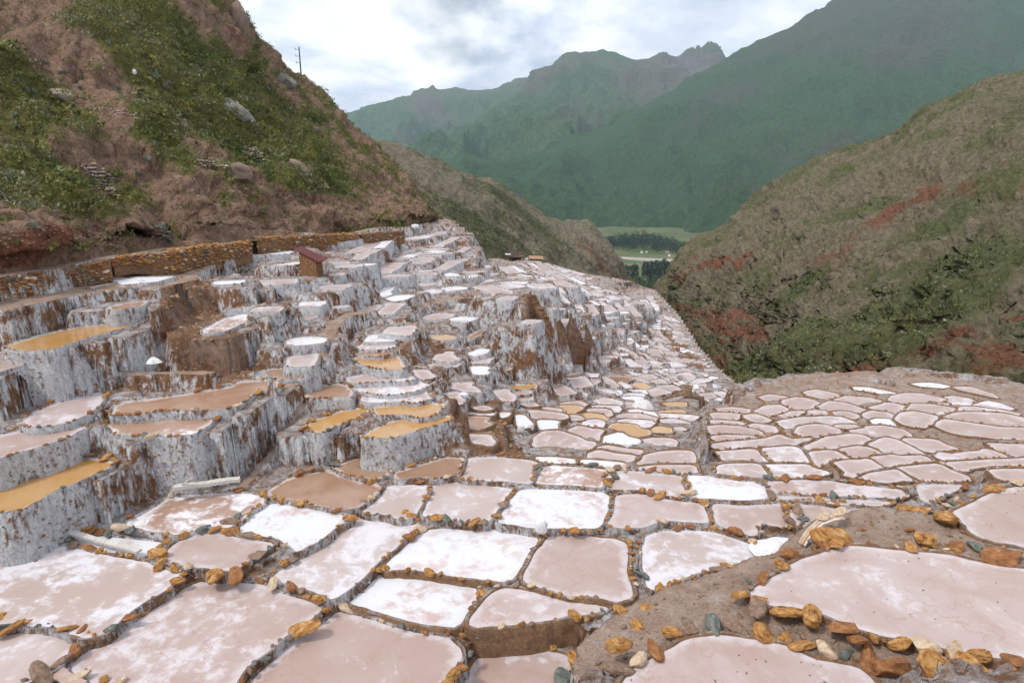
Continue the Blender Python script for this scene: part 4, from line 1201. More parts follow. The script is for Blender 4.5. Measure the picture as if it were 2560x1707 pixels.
ZONE_WHERE = {
 'near left': 'foreground at bottom left', 'board corner': 'grey terraces around the boards', 'middle front': 'stone-edged middle foreground',
 'front centre': 'foreground below the white sack', 'near right': 'rock-edged area at bottom right', 'ladder strip': 'narrow ladder beside the curved path',
 'upper left': 'terraces below the long stone wall', 'right plateau': 'tan-edged plateau above the ravine', 'valley bottom': 'middle of the salt field',
 'terraced slope': 'steep white-walled slope', 'far terraces': 'far terraces behind the small dark shed', 'ravine edge': 'slope beside the ravine', 'far fan': 'far fan of pans below the hut'}
COLOUR = {'W': 'white salt-crusted', 'L': 'pale lilac salt', 'P': 'pink mud', 'O': 'ochre brine', 'T': 'tan brine', 'X': 'half-crusted brown', 'E': 'bare brown earth'}
CAT = 'salt pan'
ORD = ['first', 'second', 'third', 'fourth', 'fifth', 'sixth', 'seventh', 'eighth', 'ninth', 'tenth', 'eleventh', 'twelfth', 'thirteenth', 'fourteenth', 'fifteenth', 'sixteenth', 'seventeenth', 'eighteenth', 'nineteenth', 'twentieth']
for p in pans:
    p['show'] = p['pxw'] * p['pxh']
order = sorted(pans, key=lambda p: -p['show'])
single = [p for p in order if p['c'][0] > -50][:298]
sid = set(map(id, single))
groups_ = {}
for p in single: groups_.setdefault((p['zone'], p['code']), []).append(p)
for (zone, code), lst in groups_.items():
    # rows from the front of the zone to its back, then left to right in each row
    lst.sort(key=lambda p: -p['c'][1]); rows = []
    for p in lst:
        hgt = max(12, p['pxh'] * 0.6)
        for r in rows:
            if abs(np.mean([q['c'][1] for q in r]) - p['c'][1]) < hgt and len(r) < 9: r.append(p); break
        else: rows.append([p])
    for ri, r in enumerate(rows):
        r.sort(key=lambda p: p['c'][0])
        for ci, p in enumerate(r):
            where = ZONE_WHERE[zone]; col = COLOUR[code]
            if len(lst) == 1: p['label'] = 'the only %s pan in the %s' % (col, where)
            elif len(rows) == 1: p['label'] = '%s pan, %s from left, %s' % (col, ORD[ci], where)
            elif len(r) == 1: p['label'] = '%s pan, %s such row from front, %s' % (col, ORD[min(ri, 19)], where)
            else: p['label'] = '%s pan, %s row, %s from left, %s' % (col, ORD[min(ri, 19)], ORD[ci], where)
stone_grid = {}
def stone_free(x, y, r):
    k = (int(x / 0.5), int(y / 0.5))
    for i in (-1, 0, 1):
        for j in (-1, 0, 1):
            for (a, b, c) in stone_grid.get((k[0] + i, k[1] + j), ()):
                if (a - x) ** 2 + (b - y) ** 2 < (0.42 * (c + r)) ** 2: return False
    stone_grid.setdefault(k, []).append((x, y, r)); return True
stuff_b = {}; stuff_r = {}; n_st = 0
for p in pans:
    dist, z, poly, code, zone = p['dist'], p['z'], p['poly'], p['code'], p['zone']
    near = dist < 40
    w = (0.14 if dist < 26 else 0.10) if zone in EARTHY or zone == 'valley bottom' else (0.11 if dist < 32 else 0.10)
    if dist > 60: w = 0.002 * dist
    h = 0.06 if dist < 30 else 0.05
    wk = 'earth' if zone in EARTHY else ('grey' if zone in ('near left', 'middle front') and p['z'] < -7.5 * S else ('salt' if zone in ('board corner', 'ladder strip', 'upper left', 'middle front') else 'mixed'))
    if zone == 'terraced slope' or zone == 'far terraces': wk = 'salt' if rnd.random() < 0.7 else 'mixed'
    if zone == 'valley bottom': wk = 'mixed' if p['c'][1] < 1010 else 'earth'
    p['wk'] = wk
    org = np.array([*poly.mean(0), z])
    rows_h = 0.16 if dist < 35 else (0.35 if dist < 70 else 1.0)
    V, Fc, N, ww, hh, drop = rim_geo(poly, z, org, w, h, 0.10 if dist < 34 else 0.24, rows_h, z * 7.7, dist)
    bv, bt, be = brine_geo(poly, z, org) if p['area'] > 0.5 and dist < 120 else (np.c_[poly - org[:2], np.zeros(len(poly))], None, None)
    if bt is None:
        n = len(poly); bv = np.vstack([bv, [[0, 0, 0]]]); bt = [(i, (i + 1) % n, n) for i in range(n)]; be = np.r_[np.zeros(n), math.sqrt(p['area']) * 0.4]
    p['N'], p['ww'], p['hh'], p['drop'] = N, ww, hh, drop
    if id(p) in sid:
        root = empty('salt_pan', tuple(org), p['label'], CAT, 'salt pans')
        link('wall', np_mesh('wall', V, Fc, WALL[wk]), root)
        link('brine' if code != 'E' else 'earth_floor', np_mesh('brine', bv, bt, BRINE[code], attrs={'edge': be}), root)
        p['root'] = root
    else:
        a = stuff_b.setdefault(code, [[], [], [], 0]); a[0].append(bv + org); a[1].append(np.array(bt) + a[3]); a[2].append(be); a[3] += len(bv)
        a = stuff_r.setdefault(wk, [[], [], 0]); a[0].append(V + org); a[1].append(Fc + a[2]); a[2] += len(V)
if stuff_b:
    far_root = empty('small_salt_pans', (0, 0, 0)); tag(far_root, 'many tiny far salt pans crowded over the distant slope', 'salt pans', None, 'stuff')
    for code, a in stuff_b.items():
        o = link('brine', np_mesh('brine', np.concatenate(a[0]), np.concatenate(a[1]), BRINE[code], attrs={'edge': np.concatenate(a[2])}), far_root); o['kind'] = 'stuff'
    for wk, a in stuff_r.items():
        o = link('wall', np_mesh('wall', np.concatenate(a[0]), np.concatenate(a[1]), WALL[wk]), far_root); o['kind'] = 'stuff'
# stones read off the photograph one by one, each bedded beside its nearest pan
HAND = []
for (ox, oy), txt in ROCKS:
    for t in txt.split():
        x, y, w, m = t.split(','); HAND.append((ox + float(x) / 2.6133, oy + float(y) / 2.6133, float(w) / 2.6133, int(m)))
_pc = [(p, np.array([project(np.array([x, y, p['z']]))[:2] for x, y in p['poly'][::2]])) for p in single if p['dist'] < 40]
for x, y, w, m in HAND:
    best = min(_pc, key=lambda t: ((t[1] - [x, y]) ** 2).sum(1).min()); p = best[0]
    P = at_z(x, y + w * 0.15, p['z'] / S); d = project(P)[2]; s_ = w / F_PX * d * S
    put_stone(p['root'], (P[0], P[1], p['z'] + s_ * 0.14), s_ * 0.88, m, True, 0.95)
    stone_grid.setdefault((int(P[0] / 0.5), int(P[1] / 0.5)), []).append((P[0], P[1], s_)); n_st += 1
# rows of stones bedded on the rims
STONY = {'near left': (0.22, 0.40, 0.9), 'middle front': (0.20, 0.34, 0.97), 'front centre': (0.18, 0.30, 0.5), 'board corner': (0.20, 0.34, 0.75),
         'ladder strip': (0.16, 0.26, 0.85), 'near right': (0.2, 0.36, 0.5), 'right plateau': (0.13, 0.24, 0.45), 'upper left': (0.10, 0.2, 0.3), 'valley bottom': (0.10, 0.17, 0.25)}
for p in sorted(single, key=lambda p: p['dist']):
    if p['zone'] not in STONY: continue
    s0, s1, dens = STONY[p['zone']]; poly = p['poly']; n = len(poly)
    seg = np.linalg.norm(np.roll(poly, -1, 0) - poly, axis=1); L = np.concatenate([[0], np.cumsum(seg)]); t = rnd.uniform(0, .2); cnt = 0
    cap = 110 if p['dist'] < 30 else 40
    while t < L[-1] and cnt < cap:
        s = rnd.uniform(s0, s1) * (rnd.random() ** 0.6 * 0.6 + 0.6)
        i = min(n - 1, int(np.searchsorted(L, t) - 1)); i = max(0, i)
        run = vnoise(np.array([[poly[i, 0] * 0.55, poly[i, 1] * 0.55, p['z']]]), 77)[0]
        if rnd.random() < dens and run > -0.75 * dens:
            f = (t - L[i]) / max(1e-6, seg[i]); q = poly[i] * (1 - f) + poly[(i + 1) % n] * f
            q = q + p['N'][i] * p['ww'][i] * rnd.uniform(0.5, 1.0)
            X, Y = q
            px_, py_, _ = project(np.array([X, Y, p['z']]))
            if -60 < px_ < 2620 and py_ < 1780 and stone_free(X, Y, s):
                mi = pick_stone()
                if p['zone'] in EARTHY and mi == 4: mi = 0
                put_stone(p['root'], (X, Y, p['z'] + p['hh'][i] * 0.8 + s * 0.12), s, mi, p['dist'] < 26); cnt += 1; n_st += 1
        t += s * 0.95
# stones bedded in the tall walls
for p in single:
    if p['dist'] > 34 or p['zone'] not in ('board corner', 'ladder strip', 'middle front', 'upper left', 'near left'): continue
    n = len(p['poly']); cnt = 0
    for i in range(n):
        if p['drop'][i] < 0.45 or p['N'][i] @ p['poly'][i] > 0.3 * p['dist']: continue
        for _ in range(int(p['drop'][i] * 2.6)):
            if cnt > 150: break
            t = rnd.uniform(0.08, 0.9); q = p['poly'][i] + p['N'][i] * (p['ww'][i] + 0.10 * p['drop'][i] * t - 0.01)
            s = rnd.uniform(0.07, 0.17)
            put_stone(p['root'], (q[0] + rnd.uniform(-.06, .06), q[1], p['z'] - p['drop'][i] * t), s, rnd.choices(range(5), (30, 22, 12, 22, 14))[0], False, 0.8); cnt += 1; n_st += 1
print('stones', n_st)
# ================================================================ hills and mountains
def catmull(C, n):
    """C: (k, ..., 3) control rows -> n rows"""
    k = len(C); t = np.linspace(0, k - 1, n); i = np.minimum(t.astype(int), k - 2); f = (t - i).reshape((-1,) + (1,) * (C.ndim - 1))
    g = lambda j: C[np.clip(j, 0, k - 1)]
    p0, p1, p2, p3 = g(i - 1), g(i), g(i + 1), g(i + 2)
    return 0.5 * (2 * p1 + (p2 - p0) * f + (2 * p0 - 5 * p1 + 4 * p2 - p3) * f ** 2 + (3 * p1 - p0 - 3 * p2 + p3) * f ** 3)
def loft(net, nc, nr, back=None):
    C = np.array([[at(*q) for q in col] for col in net])           # columns x levels x 3
    if back:                                                       # the far side of the ridge falls away behind it
        r = C[:, -1]; q = r - C[:, -2]; q[:, 2] = 0
        q /= np.linalg.norm(q, axis=1)[:, None]
        C = np.concatenate([C, (r + q * back + [0, 0, -back * 0.12])[:, None], (r + q * back * 2.6 + [0, 0, -back * 1.5])[:, None]], 1)
    A = catmull(C, nc)                                             # nc x levels x 3
    return catmull(np.swapaxes(A, 0, 1), nr)                       # nr x nc x 3
def gnormal(P):
    du = np.gradient(P, axis=1); dv = np.gradient(P, axis=0); n = np.cross(du, dv)
    n /= np.maximum(1e-9, np.linalg.norm(n, axis=-1))[..., None]
    return n * np.where(n[..., 2:3] < 0, -1, 1)
def displace(P, specs, t, edge0=0.08):
    for amp, sc, oc, rid, seed, st in specs:
        n = gnormal(P); nz = fbm(P * sc * np.array(st), oc, seed, ridged=rid)
        P = P + n * (nz * amp * smooth01(t, -0.001, edge0))[..., None]
    return P
def blobs(P, lst):
    px, py, _ = project(P); r = np.zeros(px.shape)
    for x, y, rx, ry, ang, v in lst:
        a = math.radians(ang); c, s = math.cos(a), math.sin(a); dx, dy = px - x, py - y
        u, w = (dx * c + dy * s) / rx, (-dx * s + dy * c) / ry
        r = r + v * np.exp(-(u * u + w * w) * 1.2)
    return r
def mat_hill(name, earth, earth2, red, green, green2, grain=1.0, rock=(0.30, 0.28, 0.26)):
    m, nt, b = mat_new(name); pos = N_pos(nt)
    n1 = N_noise(nt, pos, 0.22 * grain, 7, 0.65, 0.4); n2 = N_noise(nt, pos, 1.1 * grain, 6, 0.7); n3 = N_noise(nt, pos, 5.0 * grain, 5, 0.75)
    c = N_mix(nt, N_ramp(nt, n2, [(0.35, 0.0), (0.65, 1.0)]), earth, earth2)
    c = N_mix(nt, N_math(nt, 'MULTIPLY', N_ramp(nt, n3, [(0.56, 0.0), (0.66, 1.0)]), 0.5), c, rock)
    r = N_math(nt, 'ADD', N_attr(nt, 'red'), N_math(nt, 'MULTIPLY', N_math(nt, 'SUBTRACT', n1, 0.5), 1.6))
    c = N_mix(nt, N_ramp(nt, r, [(0.35, 0.0), (0.70, 1.0)]), c, N_mix(nt, N_ramp(nt, n3, [(0.35, 0.0), (0.6, 1.0)]), (red[0] * 0.5, red[1] * 0.5, red[2] * 0.5), red))
    g = N_mix(nt, N_ramp(nt, n2, [(0.35, 0.0), (0.65, 1.0)]), green, green2)
    v = N_math(nt, 'ADD', N_attr(nt, 'veg'), N_math(nt, 'MULTIPLY', N_math(nt, 'SUBTRACT', n3, 0.5), 0.9))
    v = N_math(nt, 'ADD', v, N_math(nt, 'MULTIPLY', N_math(nt, 'SUBTRACT', n2, 0.5), 0.7))
    c = N_mix(nt, N_ramp(nt, v, [(0.42, 0.0), (0.62, 0.92)]), c, g)
    ml = nd(nt, 'ShaderNodeMix', data_type='RGBA', blend_type='MULTIPLY'); ml.inputs[0].default_value = 1.0
    nt.links.new(c, ml.inputs[6]); nt.links.new(N_ramp(nt, N_noise(nt, pos, 2.3 * grain, 9, 0.78, 0.6), [(0.36, 0.42), (0.5, 1.0), (0.64, 1.35)]), ml.inputs[7])
    nt.links.new(ml.outputs[2], b.inputs['Base Color']); b.inputs['Roughness'].default_value = 0.95; b.inputs['Specular IOR Level'].default_value = 0.1
    N_bump(nt, b, N_math(nt, 'ADD', n3, N_math(nt, 'MULTIPLY', n2, 1.5)), 0.9, 0.35 / grain)
    return m
def hill(name, P, mat, veg, red, kind='structure'):
    nr, nc = P.shape[:2]
    o = link(name, np_mesh(name, P.reshape(-1, 3), grid_faces(nr, nc), mat, attrs={'veg': veg, 'red': red})); return tag(o, kind=kind)
def leaf_mat(name, stops, extra=1.0):
    m, nt, b = mat_new(name)
    hue = N_attr(nt, 'hue'); nt.links.new(N_ramp(nt, hue, stops), b.inputs['Base Color']); b.inputs['Roughness'].default_value = 0.8
    b.inputs['Specular IOR Level'].default_value = 0.15
    return m
SCRUB_MAT = leaf_mat('scrub_leaves', [(0.0, (0.030, 0.050, 0.020)), (0.25, (0.070, 0.105, 0.030)), (0.5, (0.135, 0.155, 0.036)), (0.7, (0.20, 0.18, 0.050)), (0.85, (0.19, 0.20, 0.14)), (1.0, (0.30, 0.30, 0.25))])
def clumps(name, Pts, size, hue, ntri, label, spread=1.0, mat=None, up=0.75):
    """one mesh of leafy clumps: loose leaf triangles spread through a low dome at every point"""
    n = len(Pts); r = np.random.default_rng(len(Pts) + ntri)
    th = r.uniform(0, 2 * np.pi, (n, ntri)); rad = r.uniform(0.1, 1, (n, ntri)) ** 0.6; ph = r.uniform(0, 1, (n, ntri))
    cen = np.stack([np.cos(th) * rad * spread, np.sin(th) * rad * spread, ph * up * np.sqrt(np.maximum(0, 1.05 - rad ** 2))], -1)
    a = r.normal(0, 1, (n, ntri, 3)); a /= np.linalg.norm(a, axis=-1)[..., None]; a[..., 2] = np.abs(a[..., 2]) + 0.25
    bb = np.cross(a, r.normal(0, 1, (n, ntri, 3))); bb /= np.maximum(1e-6, np.linalg.norm(bb, axis=-1))[..., None]
    ls = r.uniform(0.10, 0.30, (n, ntri, 1))
    V = np.stack([cen - bb * ls * 0.6, cen + bb * ls * 0.6, cen + a * ls * 1.1], 2) * np.asarray(size).reshape(-1, 1, 1, 1)
    V = V + np.asarray(Pts)[:, None, None]
    hv = np.repeat(np.clip(np.repeat(np.asarray(hue)[:, None], ntri, 1) + r.normal(0, 0.06, (n, ntri)), 0, 1).ravel(), 3)
    me = np_mesh(name, V.reshape(-1, 3), np.arange(n * ntri * 3).reshape(-1, 3), mat or SCRUB_MAT, smooth=False, attrs={'hue': hv})
    o = link(name, me); tag(o, label, 'scrub', None, 'stuff'); return o
def scatter(P, w, n, seed=3):
    """random points on the sheet P, weight per cell w (area included)"""
    q = P[:-1, :-1]; A = np.linalg.norm(np.cross(P[:-1, 1:] - q, P[1:, :-1] - q), axis=-1)
    ww = (A * np.maximum(w[:-1, :-1], 0)).ravel(); r = np.random.default_rng(seed)
    i = r.choice(len(ww), n, p=ww / ww.sum()); a, b = r.random(n)[:, None], r.random(n)[:, None]
    nc = P.shape[1] - 1; y, x = i // nc, i % nc
    return P[y, x] * (1 - a) * (1 - b) + P[y + 1, x] * a * (1 - b) + P[y, x + 1] * (1 - a) * b + P[y + 1, x + 1] * a * b, (y, x)
def seen(P, m=120):
    px, py, d = project(P); return ((px > -m) & (px < 2560 + m) & (py > -m) & (py < 1707 + m)).astype(float)

# --- steep hillside on the left
NETL = [
 [(-520,770,17),(-520,640,19),(-520,480,23),(-520,150,30),(-520,-450,46)],
 [(-100,705,19.6),(-100,620,21),(-110,480,25),(-110,200,34),(-110,-350,53)],
 [(60,684,20.8),(60,600,22),(50,470,26.5),(30,230,36),(20,-320,56)],
 [(280,646,25.5),(285,580,27),(290,470,31),(320,200,42),(240,-260,63)],
 [(480,620,29.5),(480,560,31.5),(480,470,36),(470,250,48),(420,-150,69)],
 [(600,606,32.5),(600,550,35),(600,480,40),(590,300,54),(563,2,76)],
 [(700,596,35.5),(700,550,39),(690,480,44),(680,350,58),(612,95,79)],
 [(800,588,40),(800,555,43),(790,490,48),(760,380,62),(700,184,83)],
 [(900,580,45.5),(900,550,47.5),(885,510,52),(850,430,66),(784,253,87)],
 [(985,572,51),(985,550,53),(970,525,57),(945,475,70),(880,357,89)],
 [(1030,566,55),(1032,552,57),(1028,540,60),(1010,515,70),(985,444,85)],
 [(1055,563,60),(1056,557,62),(1056,552,65),(1054,546,70),(1048,538,78)],
 [(1080,575,72),(1082,572,74),(1084,570,77),(1086,568,80),(1088,566,84)],
]
PL = loft(NETL, 460, 300, back=9.0)
tL = np.repeat(np.linspace(0, 1, 300)[:, None], 460, 1)
PL = displace(PL, [(1.7, 0.07, 3, False, 31, (1, 1, 1)), (2.3, 0.11, 4, True, 32, (1, 1, 0.45)), (0.9, 0.4, 5, True, 33, (1, 1, 0.6)), (0.22, 1.7, 4, False, 34, (1, 1, 1))], tL, 0.10)
LV = [(330,120,200,55,45,0.55),(620,330,260,70,38,0.6),(720,420,200,45,35,0.5),(80,400,130,70,30,0.55),(150,470,120,40,30,0.4),(400,330,120,50,60,0.35),(330,520,90,40,60,0.3),(30,160,90,60,40,0.3),(130,260,100,45,20,0.45),(470,120,160,60,45,0.35),
      (560,510,18,30,0,0.5),(635,500,20,20,0,0.4),(470,430,50,24,50,0.3),(900,500,70,14,25,0.4),(560,200,100,60,40,0.5),(720,300,120,50,40,0.4),
      (100,70,120,40,30,-0.35),(230,200,120,30,45,-0.45),(380,450,160,30,50,-0.55),(180,560,200,40,30,-0.5),(600,540,300,38,-3,-0.7),(470,480,60,60,50,-0.35),(750,500,150,30,5,-0.6),(250,620,300,40,-8,-1.0),(850,540,200,30,-8,-0.9),(590,90,40,60,0,-0.5),(700,220,60,14,50,-0.3),(300,290,60,20,30,-0.3)]
vegL = 0.44 + blobs(PL, LV) + fbm(PL * 0.2, 5, 41, gain=0.7) * 0.85
redL = 0.02 + fbm(PL * 0.2, 5, 44, gain=0.65) * 0.5 + blobs(PL, [(120,600,140,45,-14,0.9),(350,560,200,60,30,0.35),(700,500,260,40,0,0.3),(600,100,24,60,10,0.5),(850,330,60,12,50,0.5),(260,290,60,30,20,0.4),(20,640,80,40,0,0.5)])
HILL_L = mat_hill('left_hillside_earth', (0.34, 0.22, 0.155), (0.225, 0.14, 0.095), (0.27, 0.115, 0.07), (0.095, 0.105, 0.028), (0.165, 0.155, 0.048))
hill('left_hillside', PL, HILL_L, vegL, redL)
q, idx = scatter(PL, smooth01(vegL, 0.38, 0.75) * seen(PL) + 0.12 * seen(PL), 27000, 3)
rr = np.random.default_rng(5); hv = np.clip(0.56 + fbm(q * 0.15, 3, 51) * 0.5 + rr.normal(0, 0.12, len(q)), 0, 0.8)
hv = np.where(rr.random(len(q)) < 0.10, rr.uniform(0.82, 0.95, len(q)), hv)
clumps('hillside_scrub', q, rr.uniform(0.16, 0.5, len(q)) * (1 + 1.0 * (rr.random(len(q)) < 0.10)), hv, 24, 'green and yellowish scrub covering the steep left hillside')
# --- spur behind the terraces
NETM = [
 [(820,640,78),(830,560,100),(830,450,130),(800,322,160)],
 [(1060,600,88),(1050,545,105),(1000,455,140),(930,362,175)],
 [(1130,610,95),(1130,560,115),(1115,485,155),(1060,408,200)],
 [(1230,650,110),(1230,600,130),(1215,530,170),(1165,447,225)],
 [(1310,690,128),(1320,640,150),(1320,580,195),(1290,508,255)],
 [(1400,715,142),(1410,670,165),(1415,620,210),(1400,561,285)],
 [(1480,738,152),(1490,700,180),(1492,650,225),(1482,580,310)],
 [(1560,765,168),(1550,735,195),(1542,690,235),(1528,632,320)],
 [(1640,800,185),(1620,770,205),(1590,740,240),(1556,705,310)],
 [(1740,860,210),(1700,820,225),(1670,790,250),(1640,762,300)],
 [(1800,900,230),(1760,860,240),(1730,830,260),(1700,800,300)],
]
PM = loft(NETM, 340, 190, back=30)
tM = np.repeat(np.linspace(0, 1, 190)[:, None], 340, 1)
PM = displace(PM, [(5.0, 0.02, 3, False, 61, (1, 1, 1)), (3.6, 0.045, 4, True, 62, (1, 1, 0.5)), (1.0, 0.2, 4, True, 63, (1, 1, 0.6))], tM, 0.12)
vegM = 0.30 + blobs(PM, [(1200,520,160,60,25,0.25),(1330,600,120,40,30,0.3),(1000,500,90,60,30,0.15),(1150,590,120,30,20,0.25),(1380,690,90,16,20,0.5),(1480,680,60,60,0,-0.25),(1100,430,80,25,20,-0.2)]) + fbm(PM * 0.035, 4, 64) * 0.45
redM = blobs(PM, [(1500,640,70,50,30,0.45),(1560,720,90,30,40,0.45),(1440,600,40,30,0,0.3)])
HILL_M = mat_hill('spur_earth', (0.25, 0.215, 0.15), (0.17, 0.14, 0.10), (0.20, 0.095, 0.06), (0.050, 0.062, 0.024), (0.080, 0.088, 0.034), 0.45)
hill('middle_spur', PM, HILL_M, vegM, redM)
q, _ = scatter(PM, (smooth01(vegM, 0.30, 0.8) + 0.12) * seen(PM), 13000, 4)
clumps('spur_scrub', q, rr.uniform(0.4, 1.1, len(q)), np.where(rr.random(len(q)) < 0.5, 0.86, np.clip(0.25 + fbm(q * 0.05, 3, 52) * 0.5 + rr.normal(0, 0.15, len(q)), 0, 0.95)), 8, 'dark dotted scrub over the spur behind the terraces')
# --- slope across the ravine on the right
NETR = [
 [(1628,800,185),(1630,788,200),(1632,778,215),(1628,772,238)],
 [(1700,870,125),(1695,810,150),(1690,760,180),(1662,721,226)],
 [(1760,940,88),(1760,850,108),(1760,750,150),(1730,645,214)],
 [(1820,1010,66),(1840,890,84),(1850,750,125),(1815,589,206)],
 [(1880,1060,56),(1930,910,70),(1960,730,112),(1900,513,200)],
 [(1960,1080,50),(2050,900,62),(2070,690,104),(2005,450,188)],
 [(2100,1080,46),(2200,870,58),(2220,630,96),(2177,398,174)],
 [(2300,1090,42),(2380,850,54),(2400,570,90),(2364,291,160)],
 [(2560,1110,38),(2580,810,50),(2600,500,84),(2560,222,150)],
 [(2900,1150,34),(2900,810,44),(2900,450,72),(2900,150,138)],
 [(3300,1200,30),(3300,810,40),(3300,450,64),(3300,150,120)],
]
PR = loft(NETR, 440, 300, back=30)
tR = np.repeat(np.linspace(0, 1, 300)[:, None], 440, 1)
PR = displace(PR, [(3.2, 0.03, 3, False, 71, (1, 1, 1)), (4.2, 0.055, 4, True, 72, (1, 1, 0.5)), (1.7, 0.2, 5, True, 73, (1, 1, 0.6)), (0.5, 0.8, 3, True, 74, (1, 1, 1))], tR, 0.10)
ledge = fbm(np.stack([tR * 16 + 0 * tR, np.linspace(0, 1, 440)[None, :] * 9 + tR * 5, tR * 0], -1), 4, 79, ridged=True)
PR = PR + gnormal(PR) * ((ledge - 0.4) * 1.9 * smooth01(tR, 0.03, 0.12) * (1 - 0.6 * smooth01(tR, 0.45, 0.6)))[..., None]
cR = np.repeat(np.linspace(0, 1, 440)[None, :], 300, 0)
bandr = fbm(np.stack([tR * 17 + cR * 2.5, cR * 3.0, tR * 0], -1), 5, 83, gain=0.6); bandg = fbm(np.stack([tR * 15 + cR * 2.5, cR * 3.5, tR * 0 + 4], -1), 5, 87, gain=0.6)
vegR = 0.42 + 0.55 * bandg - 0.35 * np.maximum(0, bandr) + 0.10 * smooth01(0.45 - tR, 0, 0.2) + blobs(PR, [(2300,780,260,70,-32,0.35),(2050,870,200,60,-30,0.35),(1900,900,90,40,-20,0.4),(2450,700,160,70,-35,0.4),(2200,900,120,40,-35,0.35),(2100,530,120,22,-10,0.45),(1950,760,120,20,-35,0.35),(2500,460,70,40,0,0.35),(2250,830,200,40,-30,0.2),
      (1800,950,60,20,0,0.3),(1900,640,160,60,-38,-0.05),(2150,470,250,26,-25,-0.45),(1900,560,100,50,-40,-0.15),(2050,640,260,20,-33,-0.4),(2230,560,220,26,-38,-0.5),(2100,940,240,24,-20,-0.8),(2330,900,130,16,-35,-0.45),(1990,790,200,16,-33,-0.3)]) + fbm(PR * np.array([0.12, 0.12, 0.07]), 5, 75, gain=0.7) * 0.55
redR = -0.06 + 3.4 * np.maximum(0, bandr - 0.03) * (1 - 0.6 * smooth01(tR, 0.38, 0.6)) + fbm(PR * np.array([0.07, 0.07, 0.04]), 5, 78, gain=0.65) * 0.55 + blobs(PR, [(2300,470,240,30,-40,0.5),(2060,640,240,26,-33,0.42),(2130,930,190,24,-22,0.9),(1930,975,110,20,-10,0.9),(2330,870,150,22,-30,0.7),(2480,900,120,40,-20,0.6),(1800,940,60,24,-20,0.5),(1700,800,60,40,60,0.4),(2480,950,100,50,-20,0.6),(2280,850,160,14,-38,0.5),(1860,700,60,40,-40,0.4),(2530,440,50,60,0,0.4),(1960,770,190,16,-33,0.5),(2340,720,150,12,-38,0.4)])
HILL_R = mat_hill('right_slope_earth', (0.225, 0.19, 0.125), (0.14, 0.112, 0.075), (0.25, 0.115, 0.07), (0.085, 0.102, 0.042), (0.140, 0.145, 0.066), 0.5)
hill('right_slope', PR, HILL_R, vegR, redR)
q, _ = scatter(PR, (smooth01(vegR, 0.36, 0.8) + 0.07) * seen(PR), 17000, 6)
clumps('right_slope_scrub', q, rr.uniform(0.3, 0.95, len(q)), np.where(rr.random(len(q)) < 0.35, 0.88, np.clip(0.38 + fbm(q * 0.06, 3, 53) * 0.5 + rr.normal(0, 0.13, len(q)), 0, 0.8)), 9, 'scattered scrub and grass on the slope across the ravine')
# --- mountains
def mountain(name, net, nc, nr, amp, sc, seed, mat, veg_fn, back, rocky=0.0):
    P = loft(net, nc, nr, back=back)
    t = np.repeat(np.linspace(0, 1, nr)[:, None], nc, 1)
    rid = 1 - 0.8 * np.exp(-((t - 0.6) / 0.09) ** 2); n = gnormal(P)
    for a_, s_, o_, st, sd in ((1.0, 1.0, 3, (1, 1, 1), 0), (1.9, 2.4, 5, (1, 1, 0.2), 1), (0.5, 8, 5, (1, 1, 0.4), 2)):
        q = fbm(P * sc * s_ * np.array(st), o_, seed + sd, ridged=sd > 0) - (0.42 if sd else 0) * smooth01(t, 0.1, 0.5); P = P + n * (q * amp * a_ * rid * smooth01(t, 0, 0.15))[..., None]
    if rocky: P[..., 2] += np.maximum(0, fbm(P * sc * 12, 4, seed + 3, ridged=True)) * rocky * blobs(P, [(1760,135,75,40,0,1.0),(1660,135,30,20,0,0.4)])
    v, r = veg_fn(P); return hill(name, P, mat, v, r)
NET1 = [
 [(700,660,1250),(700,560,1700),(720,470,1900),(740,430,2000)],
 [(900,660,1250),(900,560,1700),(900,470,1950),(900,410,2100)],
 [(1080,660,1250),(1080,560,1650),(1080,470,1950),(1080,398,2250)],
 [(1230,660,1250),(1240,570,1600),(1250,480,1950),(1260,385,2350)],
 [(1380,660,1250),(1390,570,1580),(1410,470,2000),(1400,368,2500)],
 [(1520,660,1250),(1530,580,1550),(1540,470,2000),(1510,330,2650)],
 [(1650,660,1250),(1660,585,1500),(1680,450,2050),(1640,252,2850)],
 [(1780,660,1250),(1790,580,1500),(1810,420,2100),(1740,190,2980)],
 [(1900,660,1250),(1920,570,1500),(1930,380,2150),(1830,138,3080)],
 [(2060,660,1250),(2060,560,1500),(2060,320,2200),(1990,62,3150)],
 [(2220,660,1250),(2220,550,1500),(2220,260,2250),(2140,-8,3200)],
 [(2420,660,1250),(2420,540,1500),(2420,200,2300),(2340,-110,3300)],
 [(2700,660,1250),(2700,520,1500),(2700,150,2350),(2650,-240,3400)],
 [(3100,660,1250),(3100,500,1500),(3100,100,2400),(3100,-300,3500)],
]
MT1 = mat_hill('green_mountain', (0.085, 0.085, 0.055), (0.055, 0.06, 0.04), (0.16, 0.14, 0.12), (0.028, 0.066, 0.025), (0.056, 0.108, 0.036), 0.035, (0.12, 0.11, 0.09))
mountain('green_mountain', NET1, 340, 200, 80, 0.0009, 81, MT1, lambda P: (0.72 + fbm(P * 0.0022, 4, 85) * 0.45 + blobs(P, [(2100,20,500,110,5,-0.38),(1750,300,130,50,-35,-0.25),(1500,480,200,80,0,0.3),(1250,470,250,60,0,0.4),(2250,120,200,40,-40,-0.3)]),
        0.0 + blobs(P, [(1530,565,60,16,5,1.1),(1600,480,22,8,-35,0.9),(1460,500,26,5,0,0.8),(2050,230,30,20,90,0.6)])), 260)
